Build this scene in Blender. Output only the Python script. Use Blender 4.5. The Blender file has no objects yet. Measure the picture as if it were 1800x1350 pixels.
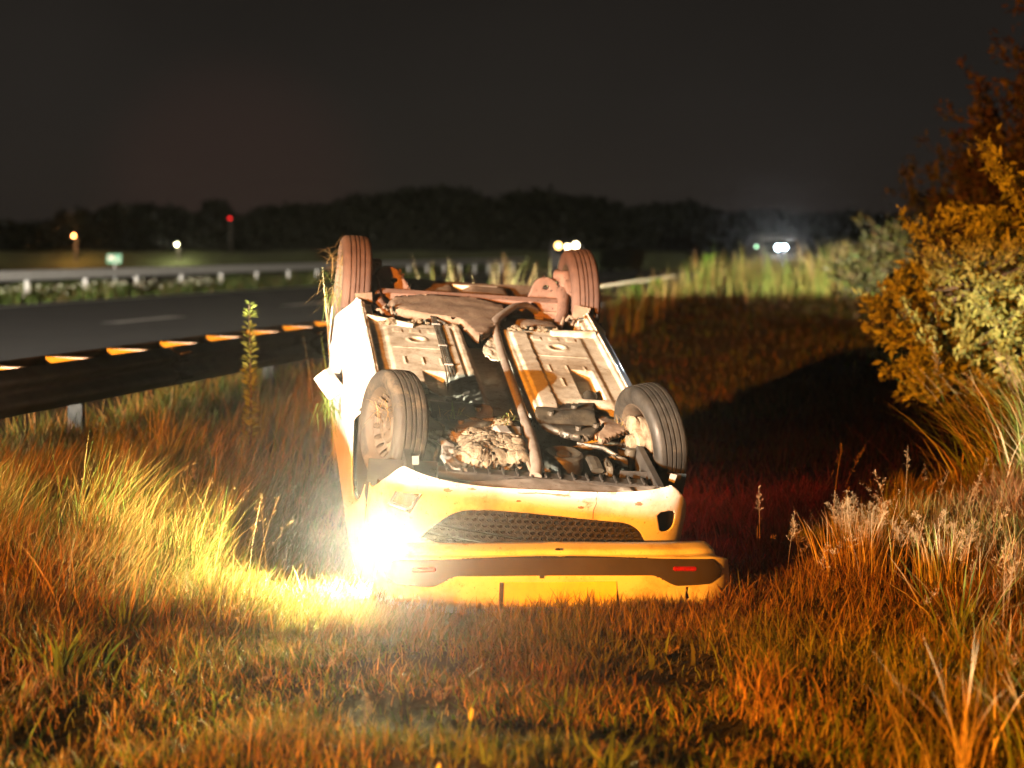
import bpy, math, random
import numpy as np
from mathutils import Matrix, Vector
random.seed(7); RNG = np.random.default_rng(11)
rad = math.radians
SC = bpy.context.scene
COL = SC.collection

# ------------------------------------------------------------------ camera
CAM_H = 1.67
cd = bpy.data.cameras.new('camera'); cam = bpy.data.objects.new('camera', cd); COL.objects.link(cam)
cam.location = (0, 0, CAM_H); cam.rotation_euler = (rad(90 - 3.836), 0, 0)
cd.sensor_width = 36; cd.lens = 71.0; cd.clip_start = .1; cd.clip_end = 2000
cd.dof.use_dof = True; cd.dof.focus_distance = 9.7; cd.dof.aperture_fstop = 2.0
SC.camera = cam

# ------------------------------------------------------------------ world: night sky with a little sky glow
wd = bpy.data.worlds.new('World'); SC.world = wd; wd.use_nodes = True
nt = wd.node_tree; nt.nodes.clear()
wo = nt.nodes.new('ShaderNodeOutputWorld'); bg = nt.nodes.new('ShaderNodeBackground')
tc = nt.nodes.new('ShaderNodeTexCoord'); sx = nt.nodes.new('ShaderNodeSeparateXYZ')
rp = nt.nodes.new('ShaderNodeValToRGB')
nt.links.new(tc.outputs['Generated'], sx.inputs[0]); nt.links.new(sx.outputs['Z'], rp.inputs[0])
rp.color_ramp.elements[0].position = 0.0; rp.color_ramp.elements[0].color = (.0270, .0210, .0170, 1)
rp.color_ramp.elements[1].position = .30; rp.color_ramp.elements[1].color = (.0088, .0078, .0068, 1)
e = rp.color_ramp.elements.new(.07); e.color = (.0230, .0195, .0165, 1)
# faint reddish town glow low over the far trees, and uneven thin cloud
dp = nt.nodes.new('ShaderNodeVectorMath'); dp.operation = 'DOT_PRODUCT'; dp.inputs[1].default_value = Vector((-.135, .99, .025)).normalized()
mr = nt.nodes.new('ShaderNodeMapRange'); mr.interpolation_type = 'SMOOTHERSTEP'; mr.inputs['From Min'].default_value = .9965; mr.inputs['From Max'].default_value = 1.0
nt.links.new(tc.outputs['Generated'], dp.inputs[0]); nt.links.new(dp.outputs['Value'], mr.inputs['Value'])
gm = nt.nodes.new('ShaderNodeMix'); gm.data_type = 'RGBA'; gm.blend_type = 'ADD'
gA, gB = [q for q in gm.inputs if q.type == 'RGBA']; gB.default_value = (.0100, .0022, .0016, 1)
nt.links.new(mr.outputs[0], gm.inputs[0]); nt.links.new(rp.outputs[0], gA)
cn = nt.nodes.new('ShaderNodeTexNoise'); cn.inputs['Scale'].default_value = 3.2; cn.inputs['Detail'].default_value = 5
nt.links.new(tc.outputs['Generated'], cn.inputs['Vector'])
cm = nt.nodes.new('ShaderNodeMapRange'); cm.inputs['From Min'].default_value = .3; cm.inputs['From Max'].default_value = .7; cm.inputs['To Min'].default_value = .58; cm.inputs['To Max'].default_value = .90
nt.links.new(cn.outputs['Fac'], cm.inputs['Value']); nt.links.new(cm.outputs[0], bg.inputs[1])
nt.links.new([q for q in gm.outputs if q.type == 'RGBA'][0], bg.inputs[0])
nt.links.new(bg.outputs[0], wo.inputs[0])

# ------------------------------------------------------------------ render settings
SC.view_settings.view_transform = 'Standard'; SC.view_settings.look = 'None'
SC.view_settings.exposure = 0; SC.view_settings.gamma = 1
SC.render.engine = 'CYCLES'
cy = SC.cycles
cy.use_denoising = True; cy.max_bounces = 4; cy.diffuse_bounces = 2; cy.glossy_bounces = 2
cy.use_adaptive_sampling = True; cy.adaptive_threshold = .03
cy.transmission_bounces = 4; cy.volume_bounces = 0; cy.transparent_max_bounces = 6
cy.sample_clamp_indirect = 4; cy.caustics_reflective = False; cy.caustics_refractive = False
try: cy.denoiser = 'OPENIMAGEDENOISE'
except Exception: pass

# ------------------------------------------------------------------ lamps of the vehicles parked on the road behind the camera, plus an added verge spot
def lamp(name, kind, loc, power, col, target=None, size=.05, cone=None, blend=.3):
    ld = bpy.data.lights.new(name, kind); o = bpy.data.objects.new(name, ld); COL.objects.link(o)
    o.location = loc; ld.energy = power; ld.color = col; ld.shadow_soft_size = size
    if kind == 'SPOT':
        ld.spot_size = rad(cone); ld.spot_blend = blend
    if target is not None:
        o.rotation_euler = (Vector(target) - Vector(loc)).to_track_quat('-Z', 'Y').to_euler()
    return o
def beam_cutoff(o, lo, hi):
    """dipped-beam pattern: full below elevation lo (degrees), fading out at hi"""
    ld = o.data; ld.use_nodes = True; n = ld.node_tree; n.nodes.clear()
    out = n.nodes.new('ShaderNodeOutputLight'); em = n.nodes.new('ShaderNodeEmission')
    g = n.nodes.new('ShaderNodeNewGeometry'); s = n.nodes.new('ShaderNodeSeparateXYZ')
    m = n.nodes.new('ShaderNodeMapRange'); m.interpolation_type = 'SMOOTHSTEP'
    n.links.new(g.outputs['Incoming'], s.inputs[0]); n.links.new(s.outputs['Z'], m.inputs['Value'])
    m.inputs['From Min'].default_value = math.sin(rad(lo)); m.inputs['From Max'].default_value = math.sin(rad(hi))
    m.inputs['To Min'].default_value = 1; m.inputs['To Max'].default_value = 0
    n.links.new(m.outputs[0], em.inputs['Strength']); n.links.new(em.outputs[0], out.inputs[0])
WHITE_AT = (-12.0, -6.0, 1.34)
head = lamp('vehicle_headlamp', 'SPOT', WHITE_AT, 42000, (1, .90, .72), (1.5, 14.5, 1.0), .07, 46, .35)
beam_cutoff(head, -.35, .8)
WORK_AT = Vector((-11.5, -5.9, 2.05))
work = lamp('vehicle_work_light', 'SPOT', WORK_AT, 66000, (.97, .95, .76), (1.4, 9.9, .9), .07, 20.5, .10)
def work_pattern(o, a, b, lo, hi):
    """cuts the beam below the plane through points a and b to shape a shade edge"""
    nrm = (Vector(b) - o.location).cross(Vector(a) - o.location).normalized()
    if nrm.z < 0: nrm = -nrm
    n = o.data.node_tree; nd = n.nodes; em = [k for k in nd if k.type == 'EMISSION'][0]; g = [k for k in nd if k.type == 'NEW_GEOMETRY'][0]
    old = em.inputs['Strength'].links[0].from_socket
    d = nd.new('ShaderNodeVectorMath'); d.operation = 'DOT_PRODUCT'; d.inputs[1].default_value = nrm
    n.links.new(g.outputs['Incoming'], d.inputs[0])
    m = nd.new('ShaderNodeMapRange'); m.interpolation_type = 'SMOOTHSTEP'; m.inputs['From Min'].default_value = -.0006; m.inputs['From Max'].default_value = .0012
    n.links.new(d.outputs['Value'], m.inputs['Value'])
    k = nd.new('ShaderNodeMath'); k.operation = 'MULTIPLY'; n.links.new(old, k.inputs[0]); n.links.new(m.outputs[0], k.inputs[1]); n.links.new(k.outputs[0], em.inputs['Strength'])
beam_cutoff(work, -2.0, -.5)
work_pattern(work, (-.57, 9.52, .62), (.68, 9.64, .435), 0, 0)
verge = lamp('verge_fill_spot', 'SPOT', (-9, -8, 1.6), 380000, (1, .95, .62), (7.9, 55, 1.15), .08, 14, .5)  # added spot without a vehicle of its own, only to light the far crest
beam_cutoff(verge, .3, 1.0)
work_pattern(verge, (0, 42, .72), (12, 42, .72), 0, 0)
amber = lamp('amber_beacon', 'POINT', (-11.5, -13.0, 3.2), 98000, (1, .29, .014), None, .12)
road_lamp = lamp('road_headlamp', 'SPOT', (-13.5, -6, 1.3), 520000, (1, .97, .84), (-14, 50, .6), .08, 40, .7)

# ------------------------------------------------------------------ helpers
def sm(x):
    x = np.clip(x, 0, 1); return x * x * (3 - 2 * x)
def vnoise(x, y, seed=0):
    x = np.asarray(x, float); y = np.asarray(y, float)
    xi = np.floor(x).astype(np.int64); yi = np.floor(y).astype(np.int64); fx = sm(x - xi); fy = sm(y - yi)
    def h(a, b):
        n = (a * 374761393 + b * 668265263 + seed * 1442695041) & 0x7fffffff
        n = ((n ^ (n >> 13)) * 1274126177) & 0x7fffffff
        return ((n ^ (n >> 16)) & 0xffff) / 65535.0
    return (h(xi, yi) * (1 - fx) + h(xi + 1, yi) * fx) * (1 - fy) + (h(xi, yi + 1) * (1 - fx) + h(xi + 1, yi + 1) * fx) * fy - .5
def fbm(x, y, seed=0, o=4):
    r = 0; a = 1.
    for i in range(o):
        r = r + a * vnoise(x * 2 ** i, y * 2 ** i, seed + i); a *= .5
    return r

def link(o, parent=None):
    COL.objects.link(o)
    if parent is not None: o.parent = parent
    return o
def tag(o, label=None, cat=None, group=None, kind=None):
    if label: o['label'] = label
    if cat: o['category'] = cat
    if group: o['group'] = group
    if kind: o['kind'] = kind
    return o
def empty(name, loc=(0, 0, 0), parent=None):
    o = bpy.data.objects.new(name, None); o.location = loc; o.empty_display_size = .1
    return link(o, parent)
def mesh_from(name, V, F, mat, parent=None, smooth=False, col=None, loc=None):
    """V (n,3); F list of tuples, or list of arrays (m,k)"""
    me = bpy.data.meshes.new(name)
    V = np.asarray(V, np.float32)
    if isinstance(F, np.ndarray): F = [F]
    if len(F) and isinstance(F[0], np.ndarray):
        tot = sum(len(f) for f in F); lt = np.concatenate([np.full(len(f), f.shape[1], np.int32) for f in F])
        li = np.concatenate([f.reshape(-1) for f in F]).astype(np.int32)
        me.vertices.add(len(V)); me.vertices.foreach_set('co', V.reshape(-1))
        me.loops.add(len(li)); me.loops.foreach_set('vertex_index', li)
        ls = np.zeros(tot, np.int32); ls[1:] = np.cumsum(lt)[:-1]
        me.polygons.add(tot); me.polygons.foreach_set('loop_start', ls)
        me.update(calc_edges=True); me.validate()
    else:
        me.from_pydata(V.tolist(), [], [tuple(f) for f in F]); me.update()
    if col is not None:
        a = me.attributes.new('Col', 'FLOAT_COLOR', 'POINT')
        c = np.ones((len(V), 4), np.float32); c[:, :3] = col; a.data.foreach_set('color', c.reshape(-1))
    if smooth: me.polygons.foreach_set('use_smooth', np.ones(len(me.polygons), bool))
    if mat is not None: me.materials.append(mat)
    o = bpy.data.objects.new(name, me)
    if loc is not None: o.location = loc
    return link(o, parent)
class MB:
    """collects simple solids into one mesh"""
    def __init__(s): s.V = []; s.F = []; s.n = 0
    def add(s, V, F):
        V = [tuple(map(float, v)) for v in V]; s.V += V; s.F += [tuple(int(i) + s.n for i in f) for f in F]; s.n += len(V); return s
    def box(s, c, d, M=None, bev=0.0):
        x, y, z = [k / 2 for k in d]
        if bev <= 0:
            V = [(-x, -y, -z), (x, -y, -z), (x, y, -z), (-x, y, -z), (-x, -y, z), (x, -y, z), (x, y, z), (-x, y, z)]
            F = [(0, 3, 2, 1), (4, 5, 6, 7), (0, 1, 5, 4), (1, 2, 6, 5), (2, 3, 7, 6), (3, 0, 4, 7)]
        else:
            b = min(bev, x * .9, y * .9, z * .9); V = []; F = []
            for zz, k in ((-z, b), (-z + b, 0), (z - b, 0), (z, b)):
                V += [(-x + k + b * 0, -y + k, zz), (x - k, -y + k, zz), (x - k, y - k, zz), (-x + k, y - k, zz)]
            F = [(3, 2, 1, 0), (12, 13, 14, 15)]
            for r in range(3):
                for i in range(4):
                    j = (i + 1) % 4; F.append((r * 4 + i, r * 4 + j, r * 4 + 4 + j, r * 4 + 4 + i))
        if M is not None: V = [M @ Vector(v) for v in V]
        return s.add([(v[0] + c[0], v[1] + c[1], v[2] + c[2]) for v in V], F)
    def tube(s, pts, r, seg=10, flat=1.0, cap=True, upv=(0, 0, 1)):
        pts = [Vector(p) for p in pts]; n = len(pts)
        rs = r if hasattr(r, '__len__') else [r] * n
        V = []; F = []
        for i, p in enumerate(pts):
            t = (pts[min(i + 1, n - 1)] - pts[max(i - 1, 0)]).normalized()
            u = Vector(upv)
            if abs(t.dot(u)) > .95: u = Vector((1, 0, 0))
            a = t.cross(u).normalized(); b = a.cross(t).normalized()
            for k in range(seg):
                an = 2 * math.pi * k / seg
                V.append(p + a * math.cos(an) * rs[i] + b * math.sin(an) * rs[i] * flat)
        for i in range(n - 1):
            for k in range(seg):
                l = (k + 1) % seg; F.append((i * seg + k, i * seg + l, i * seg + seg + l, i * seg + seg + k))
        if cap: F.append(tuple(range(seg))[::-1]); F.append(tuple(range((n - 1) * seg, n * seg)))
        return s.add(V, F)
    def prism(s, poly, w0, w1, axis='z'):
        n = len(poly)
        f = {'z': lambda a, b, c: (a, b, c), 'y': lambda a, b, c: (a, c, b), 'x': lambda a, b, c: (c, a, b)}[axis]
        V = [f(a, b, w0) for a, b in poly] + [f(a, b, w1) for a, b in poly]
        F = [tuple(range(n))[::-1], tuple(range(n, 2 * n))] + [(i, (i + 1) % n, n + (i + 1) % n, n + i) for i in range(n)]
        return s.add(V, F)
    def lathe(s, prof, seg, M=None, closed=False):
        """prof: (axial, radius) revolved about local x"""
        V = []; F = []; m = len(prof)
        for k in range(seg):
            a = 2 * math.pi * k / seg; c, d = math.cos(a), math.sin(a)
            for x, r in prof: V.append(Vector((x, r * c, r * d)))
        for k in range(seg):
            l = (k + 1) % seg
            for i in range(m if closed else m - 1):
                j = (i + 1) % m; F.append((k * m + i, k * m + j, l * m + j, l * m + i))
        if M is not None: V = [M @ v for v in V]
        return s.add(V, F)
    def blob(s, c, d, seed=0, amt=.18, res=14, flat=False):
        V = []; F = []; nu, nv = res * 2, res
        for j in range(nv + 1):
            th = math.pi * j / nv
            for i in range(nu):
                ph = 2 * math.pi * i / nu
                q = Vector((math.sin(th) * math.cos(ph), math.sin(th) * math.sin(ph), math.cos(th)))
                k = 1 + amt * 2 * float(fbm(q.x * 2.3 + 5 + q.z * 1.7, q.y * 2.3 + 9 - q.z, seed, 3))
                # squarer than a ball
                m = max(abs(q.x), abs(q.y), abs(q.z)) ** .5
                V.append((c[0] + q.x * d[0] * k / m * .8, c[1] + q.y * d[1] * k / m * .8, c[2] + q.z * d[2] * k / m * .8))
        for j in range(nv):
            for i in range(nu):
                l = (i + 1) % nu; F.append((j * nu + i, j * nu + nu + i, j * nu + nu + l, j * nu + l))
        return s.add(V, F)
    def build(s, name, mat, parent=None, smooth=False, loc=None, bevel=0):
        o = mesh_from(name, s.V, s.F, mat, parent, smooth, loc=loc)
        if smooth:
            try: o.data.set_sharp_from_angle(angle=rad(38))
            except Exception: pass
        if bevel:
            m = o.modifiers.new('bevel', 'BEVEL'); m.width = bevel; m.segments = 2; m.limit_method = 'ANGLE'
        return o
def poly_sdf(px, py, poly):
    """signed distance, positive inside"""
    P = np.asarray(poly, float); d = np.full(px.shape, 1e9); ins = np.zeros(px.shape, bool)
    for i in range(len(P)):
        a = P[i]; b = P[(i + 1) % len(P)]; e = b - a
        wx = px - a[0]; wy = py - a[1]; t = np.clip((wx * e[0] + wy * e[1]) / (e @ e + 1e-12), 0, 1)
        d = np.minimum(d, np.hypot(wx - e[0] * t, wy - e[1] * t))
        c = ((a[1] > py) != (b[1] > py)) & (px < (b[0] - a[0]) * (py - a[1]) / (b[1] - a[1] + 1e-12) + a[0]); ins ^= c
    return np.where(ins, d, -d)
def smooth_poly(p, it=2):
    p = [tuple(q) for q in p]
    for _ in range(it):
        q = []
        for i in range(len(p)):
            a, b = p[i], p[(i + 1) % len(p)]
            q += [(a[0] * .75 + b[0] * .25, a[1] * .75 + b[1] * .25), (a[0] * .25 + b[0] * .75, a[1] * .25 + b[1] * .75)]
        p = q
    return p
def panel(name, s0, s1, t0, t1, ns, ntt, sdf, mp, mat, parent=None, thick=.004, smooth=True):
    S, T = np.meshgrid(np.linspace(s0, s1, ns + 1), np.linspace(t0, t1, ntt + 1), indexing='ij')
    ds = (s1 - s0) / ns; dt = (t1 - t0) / ntt
    if sdf is not None:
        for _ in range(2):
            f = sdf(S, T); h = 1e-4
            gx = (sdf(S + h, T) - f) / h; gy = (sdf(S, T + h) - f) / h
            g2 = gx * gx + gy * gy + 1e-9
            mv_s = -f * gx / g2; mv_t = -f * gy / g2
            near = (np.abs(mv_s) < ds * .72) & (np.abs(mv_t) < dt * .72)
            S = np.where(near, S + mv_s, S); T = np.where(near, T + mv_t, T)
        Cs = (S[1:, 1:] + S[:-1, 1:] + S[1:, :-1] + S[:-1, :-1]) / 4; Ct = (T[1:, 1:] + T[:-1, 1:] + T[1:, :-1] + T[:-1, :-1]) / 4
        keep = sdf(Cs, Ct) > 0
    else: keep = np.ones((ns, ntt), bool)
    x, y, z = mp(S, T); V = np.stack([x, y, z], -1).reshape(-1, 3)
    I = np.arange((ns + 1) * (ntt + 1)).reshape(ns + 1, ntt + 1)
    F = np.stack([I[:-1, :-1], I[1:, :-1], I[1:, 1:], I[:-1, 1:]], -1)[keep]
    used = np.unique(F); re = np.full(len(V), -1); re[used] = np.arange(len(used))
    o = mesh_from(name, V[used], [re[F]], mat, parent, smooth)
    if thick:
        m = o.modifiers.new('thickness', 'SOLIDIFY'); m.thickness = thick; m.offset = 0
    return o

# ------------------------------------------------------------------ materials
MATS = {}
def pmat(name, c1, c2=None, scale=6, rough=.6, metal=0, bump=0, bscale=None, spec=.4, lo=.4, hi=.62, dirt=None, coat=0, rough2=None, dist=.02):
    m = bpy.data.materials.new(name); m.use_nodes = True; n = m.node_tree; b = n.nodes['Principled BSDF']
    t = n.nodes.new('ShaderNodeTexCoord')
    b.inputs['Roughness'].default_value = rough; b.inputs['Metallic'].default_value = metal
    b.inputs['Specular IOR Level'].default_value = spec; b.inputs['Coat Weight'].default_value = coat
    def noise(sc, det=8, ro=.6):
        q = n.nodes.new('ShaderNodeTexNoise'); q.inputs['Scale'].default_value = sc; q.inputs['Detail'].default_value = det
        q.inputs['Roughness'].default_value = ro; n.links.new(t.outputs['Object'], q.inputs['Vector']); return q.outputs['Fac']
    def ramp(src, lo, hi):
        r = n.nodes.new('ShaderNodeMapRange'); r.inputs['From Min'].default_value = lo; r.inputs['From Max'].default_value = hi
        n.links.new(src, r.inputs['Value']); return r.outputs[0]
    def mix(f, a, bb):
        x = n.nodes.new('ShaderNodeMix'); x.data_type = 'RGBA'; n.links.new(f, x.inputs['Factor'])
        for k, v in (('A', a), ('B', bb)):
            i = [s for s in x.inputs if s.name == k and s.type == 'RGBA'][0]
            if isinstance(v, tuple): i.default_value = (*v, 1)
            else: n.links.new(v, i)
        return [s for s in x.outputs if s.type == 'RGBA'][0]
    col = c1
    if c2 is not None: col = mix(ramp(noise(scale), lo, hi), c1, c2)
    if dirt:
        for (dc, dscale, dlo, dhi) in dirt: col = mix(ramp(noise(dscale, 10, .7), dlo, dhi), col, dc)
    if isinstance(col, tuple): b.inputs['Base Color'].default_value = (*col, 1)
    else: n.links.new(col, b.inputs['Base Color'])
    if rough2 is not None:
        r = ramp(noise(scale * 1.7), .35, .65); mm = n.nodes.new('ShaderNodeMapRange')
        mm.inputs['To Min'].default_value = rough; mm.inputs['To Max'].default_value = rough2
        n.links.new(r, mm.inputs['Value']); n.links.new(mm.outputs[0], b.inputs['Roughness'])
    if bump:
        bp = n.nodes.new('ShaderNodeBump'); bp.inputs['Strength'].default_value = bump; bp.inputs['Distance'].default_value = dist
        n.links.new(noise(bscale or scale * 4), bp.inputs['Height']); n.links.new(bp.outputs[0], b.inputs['Normal'])
    MATS[name] = m; return m
def emat(name, col, s):
    m = bpy.data.materials.new(name); m.use_nodes = True; n = m.node_tree; b = n.nodes['Principled BSDF']
    b.inputs['Base Color'].default_value = (*col, 1); b.inputs['Emission Color'].default_value = (*col, 1); b.inputs['Emission Strength'].default_value = s
    MATS[name] = m; return m
def leafmat(name, trans=.35, spec=.25, rough=.55):
    m = bpy.data.materials.new(name); m.use_nodes = True; n = m.node_tree; n.nodes.clear()
    out = n.nodes.new('ShaderNodeOutputMaterial'); a = n.nodes.new('ShaderNodeAttribute'); a.attribute_name = 'Col'
    p = n.nodes.new('ShaderNodeBsdfPrincipled'); p.inputs['Roughness'].default_value = rough; p.inputs['Specular IOR Level'].default_value = spec
    tr = n.nodes.new('ShaderNodeBsdfTranslucent'); mx = n.nodes.new('ShaderNodeMixShader'); mx.inputs[0].default_value = trans
    n.links.new(a.outputs['Color'], p.inputs['Base Color']); n.links.new(a.outputs['Color'], tr.inputs['Color'])
    n.links.new(p.outputs[0], mx.inputs[1]); n.links.new(tr.outputs[0], mx.inputs[2]); n.links.new(mx.outputs[0], out.inputs[0])
    MATS[name] = m; return m
PAINT = pmat('white_paint', (.82, .81, .78), (.76, .74, .69), 3, .32, spec=.5, coat=.3, dirt=[((.30, .24, .17), 9, .66, .80), ((.2, .16, .11), 60, .70, .78)])
PAINT2 = pmat('scuffed_white_paint', (.81, .80, .76), (.74, .72, .67), 4, .38, spec=.5, coat=.2, dirt=[((.52, .44, .32), 4, .50, .70), ((.28, .22, .15), 12, .60, .70), ((.14, .11, .08), 70, .62, .68)])
PRIMER = pmat('underbody_primer', (.55, .53, .45), (.40, .365, .29), 5, .62, bump=.35, bscale=60, dirt=[((.24, .195, .13), 4.5, .50, .66), ((.30, .245, .17), 13, .52, .68), ((.13, .10, .065), 30, .60, .70), ((.07, .05, .035), 90, .60, .68)], dist=.004)
MUDDY = pmat('muddy_steel', (.15, .105, .075), (.21, .16, .115), 12, .8, bump=.6, bscale=70, dirt=[((.06, .045, .04), 42, .60, .68)], dist=.006)
MUDREDLIT = pmat('red_lit_muddy_steel', (.20, .12, .092), (.145, .09, .07), 10, .72, bump=.4, bscale=60, dirt=[((.02, .016, .015), 34, .58, .64)], dist=.004)  # muddy steel with the reddish light on the rear axle put into its colour
DRYMUD = pmat('dry_mud', (.23, .19, .13), (.10, .078, .05), 14, .9, bump=1.0, bscale=45, dirt=[((.10, .075, .05), 30, .56, .7)], dist=.012)
BLACKM = pmat('oily_black_metal', (.030, .028, .024), (.085, .075, .055), 9, .28, metal=.2, bump=.5, bscale=55, spec=.6, rough2=.6, dist=.005)
BLACKP = pmat('black_plastic', (.022, .021, .020), (.05, .045, .04), 8, .5, bump=.15, bscale=80, dist=.003)
GREYP = pmat('dusty_grey_plastic', (.26, .25, .23), (.17, .16, .145), 9, .7, bump=.4, bscale=40, dirt=[((.11, .09, .07), 30, .58, .7)], dist=.004)
INSERT = pmat('textured_dark_plastic', (.030, .025, .022), (.042, .035, .030), 5, .62, bump=.2, bscale=220, dist=.002)
DARKIN = pmat('dark_interior', (.012, .011, .010), (.02, .018, .015), 5, .9)
PIPE = pmat('exhaust_steel', (.30, .26, .22), (.22, .18, .15), 8, .55, metal=.3, bump=.2, bscale=60, dirt=[((.12, .09, .07), 20, .58, .7)], dist=.003)
TYRE = pmat('dusty_rubber', (.048, .041, .032), (.026, .023, .019), 9, .75, bump=.6, bscale=110, dirt=[((.13, .098, .062), 8, .52, .72)], dist=.004)
TYREW = pmat('wet_rubber', (.020, .019, .017), (.040, .036, .030), 10, .34, bump=.6, bscale=110, dirt=[((.13, .10, .065), 12, .62, .78)], dist=.004, rough2=.7)
TYRER = pmat('red_lit_muddy_rubber', (.12, .072, .055), (.085, .05, .04), 9, .85, bump=.5, bscale=90, dirt=[((.09, .065, .055), 30, .60, .72)], dist=.004)  # caked mud with the reddish light on the rear tyres put into its colour
RIM = pmat('muddy_steel_rim', (.055, .040, .027), (.075, .056, .038), 6, .7, bump=.25, bscale=50, dirt=[((.14, .10, .07), 16, .58, .74)], dist=.003)
CHROME = pmat('lamp_reflector', (.8, .8, .78), None, rough=.12, metal=1)
REDREF = pmat('red_reflector', (.42, .012, .008), (.28, .008, .006), 60, .2, spec=.6, coat=.5)
PLATE = pmat('yellow_plate', (.80, .66, .10), (.72, .58, .08), 9, .4, dirt=[((.25, .18, .08), 16, .62, .78)])
GALV = pmat('galvanised_steel', (.52, .52, .50), (.44, .44, .42), 5, .5, metal=.1, bump=.1, bscale=30, dirt=[((.14, .13, .11), 9, .58, .75)], dist=.004)
GALVD = pmat('weathered_rail_steel', (.12, .105, .085), (.085, .075, .06), 4, .6, metal=.3, bump=.1, bscale=30, dirt=[((.06, .055, .05), 9, .55, .72)], dist=.004)
ASPH = pmat('asphalt', (.028, .030, .029), (.036, .037, .035), 1.2, .85, bump=.5, bscale=120, dirt=[((.018, .018, .018), .25, .5, .65)], dist=.006)
LINE = pmat('road_paint', (.80, .80, .76), (.66, .66, .62), 3, .7)
SOIL = pmat('verge_soil', (.060, .042, .022), (.036, .040, .014), 1.6, .95, bump=1, bscale=18, dist=.05)
BARK = pmat('bark', (.10, .075, .05), (.06, .045, .03), 14, .9, bump=.6, bscale=40)
GREEN = pmat('sign_green', (.012, .20, .09), None, rough=.4)
SIGNW = pmat('sign_pale', (.45, .33, .28), None, rough=.4)
DARKV = pmat('dark_vehicle_paint', (.004, .004, .004), (.006, .006, .006), 3, .6)
GLASSD = pmat('dark_tinted_glass', (.012, .013, .014), None, rough=.08, spec=.6)
FARLEAF = pmat('far_foliage', (.030, .040, .016), (.018, .026, .010), .3, .9)
LEAF = leafmat('leaf'); GRASSM = leafmat('grass_blade', .30, .2, .6)

# ------------------------------------------------------------------ road frame: s runs along the road, p to the left of the near rail
RO = np.array([-3.28, 12.95]); RD = np.array([.1788, .9839]); RN = np.array([-.9839, .1788])
def road_xy(s, p): return RO[0] + RD[0] * s + RN[0] * p, RO[1] + RD[1] * s + RN[1] * p
def ps(X, Y): return (X - RO[0]) * RN[0] + (Y - RO[1]) * RN[1], (X - RO[0]) * RD[0] + (Y - RO[1]) * RD[1]
ROADZ = .14
def ground_z(X, Y):
    X = np.asarray(X, float); Y = np.asarray(Y, float); p, s = ps(X, Y)
    z = .05 * fbm(X * .8, Y * .8, 3, 3) + .035 * vnoise(X * 2.7, Y * 2.7, 9)
    z = z + .12 * sm((p + 3.2) / 2.6)
    z = z + .80 * sm((Y - 20) / 26) * sm((-p - .6) / 1.6) * (1 - .7 * sm((Y - 85) / 40))
    z = z - .10 * np.exp(-((X - .0) / 1.5) ** 2 - ((Y - 11.6) / 1.7) ** 2)
    z = z + .28 * sm((X - 2.0) / 2.6) * sm((Y - 9) / 5) * (1 - sm((Y - 24) / 8))
    flat = sm((p + .3) / .9) * (1 - sm((p - 24) / 6))
    z = z * (1 - flat) + .09 * flat
    far = sm((np.hypot(X, Y) - 90) / 80)
    return z * (1 - far) + .05 * far

# ------------------------------------------------------------------ setting
def build_ground():
    g = np.linspace(-1, 1, 301)
    X = np.sinh(g * 4.6) * 10.5; Y = 12 + np.sinh(g * 4.6) * 10.5
    XX, YY = np.meshgrid(X, Y, indexing='ij'); ZZ = ground_z(XX, YY)
    I = np.arange(301 * 301).reshape(301, 301)
    F = np.stack([I[:-1, :-1], I[1:, :-1], I[1:, 1:], I[:-1, 1:]], -1).reshape(-1, 4)
    tag(mesh_from('ground', np.stack([XX, YY, ZZ], -1).reshape(-1, 3), [F], SOIL, None, True), kind='structure')
build_ground()
def strip(name, p0, p1, s0, s1, z, mat, parent=None, n=40, thick=0):
    s = np.linspace(s0, s1, n); V = []; F = []
    for q in s:
        V += [(*road_xy(q, p0), z), (*road_xy(q, p1), z)]
    for i in range(n - 1): F.append((2 * i, 2 * i + 2, 2 * i + 3, 2 * i + 1))
    return mesh_from(name, V, F, mat, parent)
road = tag(strip('road', .75, 17.75, -70, 420, ROADZ, ASPH), kind='structure')
# road edge, painted markings
strip('edge_line', 16.9, 17.40, -70, 420, ROADZ + .004, LINE, road)
strip('edge_line', 4.3, 4.5, -70, 420, ROADZ + .004, LINE, road)
for k in range(-4, 16):
    s0 = 27.2 + k * 12.6
    strip('lane_dash', 9.80, 10.25, s0, s0 + 4.2, ROADZ + .004, LINE, road, n=3)

# guard rails -----------------------------------------------------------
def wbeam(p, s0, s1, z0, z1, bulge, step=.5):
    t = np.linspace(0, 1, 15)
    prof = [(bulge * (.5 - .5 * math.cos(4 * math.pi * q)) if 0 < q < 1 else 0, z0 + (z1 - z0) * q) for q in t]
    n = int((s1 - s0) / step) + 1; V = []; F = []
    for i in range(n):
        s = s0 + (s1 - s0) * i / (n - 1)
        for d, z in prof: V.append((*road_xy(s, p + d), z))
    m = len(prof)
    for i in range(n - 1):
        for j in range(m - 1): F.append((i * m + j, i * m + m + j, i * m + m + j + 1, i * m + j + 1))
    return V, F
def solid(o, t):
    m = o.modifiers.new('thickness', 'SOLIDIFY'); m.thickness = t; m.offset = 0; return o
RMAT = Matrix(((RD[0], RN[0], 0), (RD[1], RN[1], 0), (0, 0, 1)))
near = empty('guard_rail', (*road_xy(0, .2), .1))
tag(near, 'dark double-sided steel guard rail with spacer brackets beside the overturned car', 'guard rail')
def under(parent, o):
    o.parent = parent; o.matrix_parent_inverse = Matrix.Translation(-Vector(parent.location)); return o
V, F = wbeam(0, -16, 95, .58, .89, -.075); under(near, solid(mesh_from('rail_beam', V, F, GALVD, None, True), .004))
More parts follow.
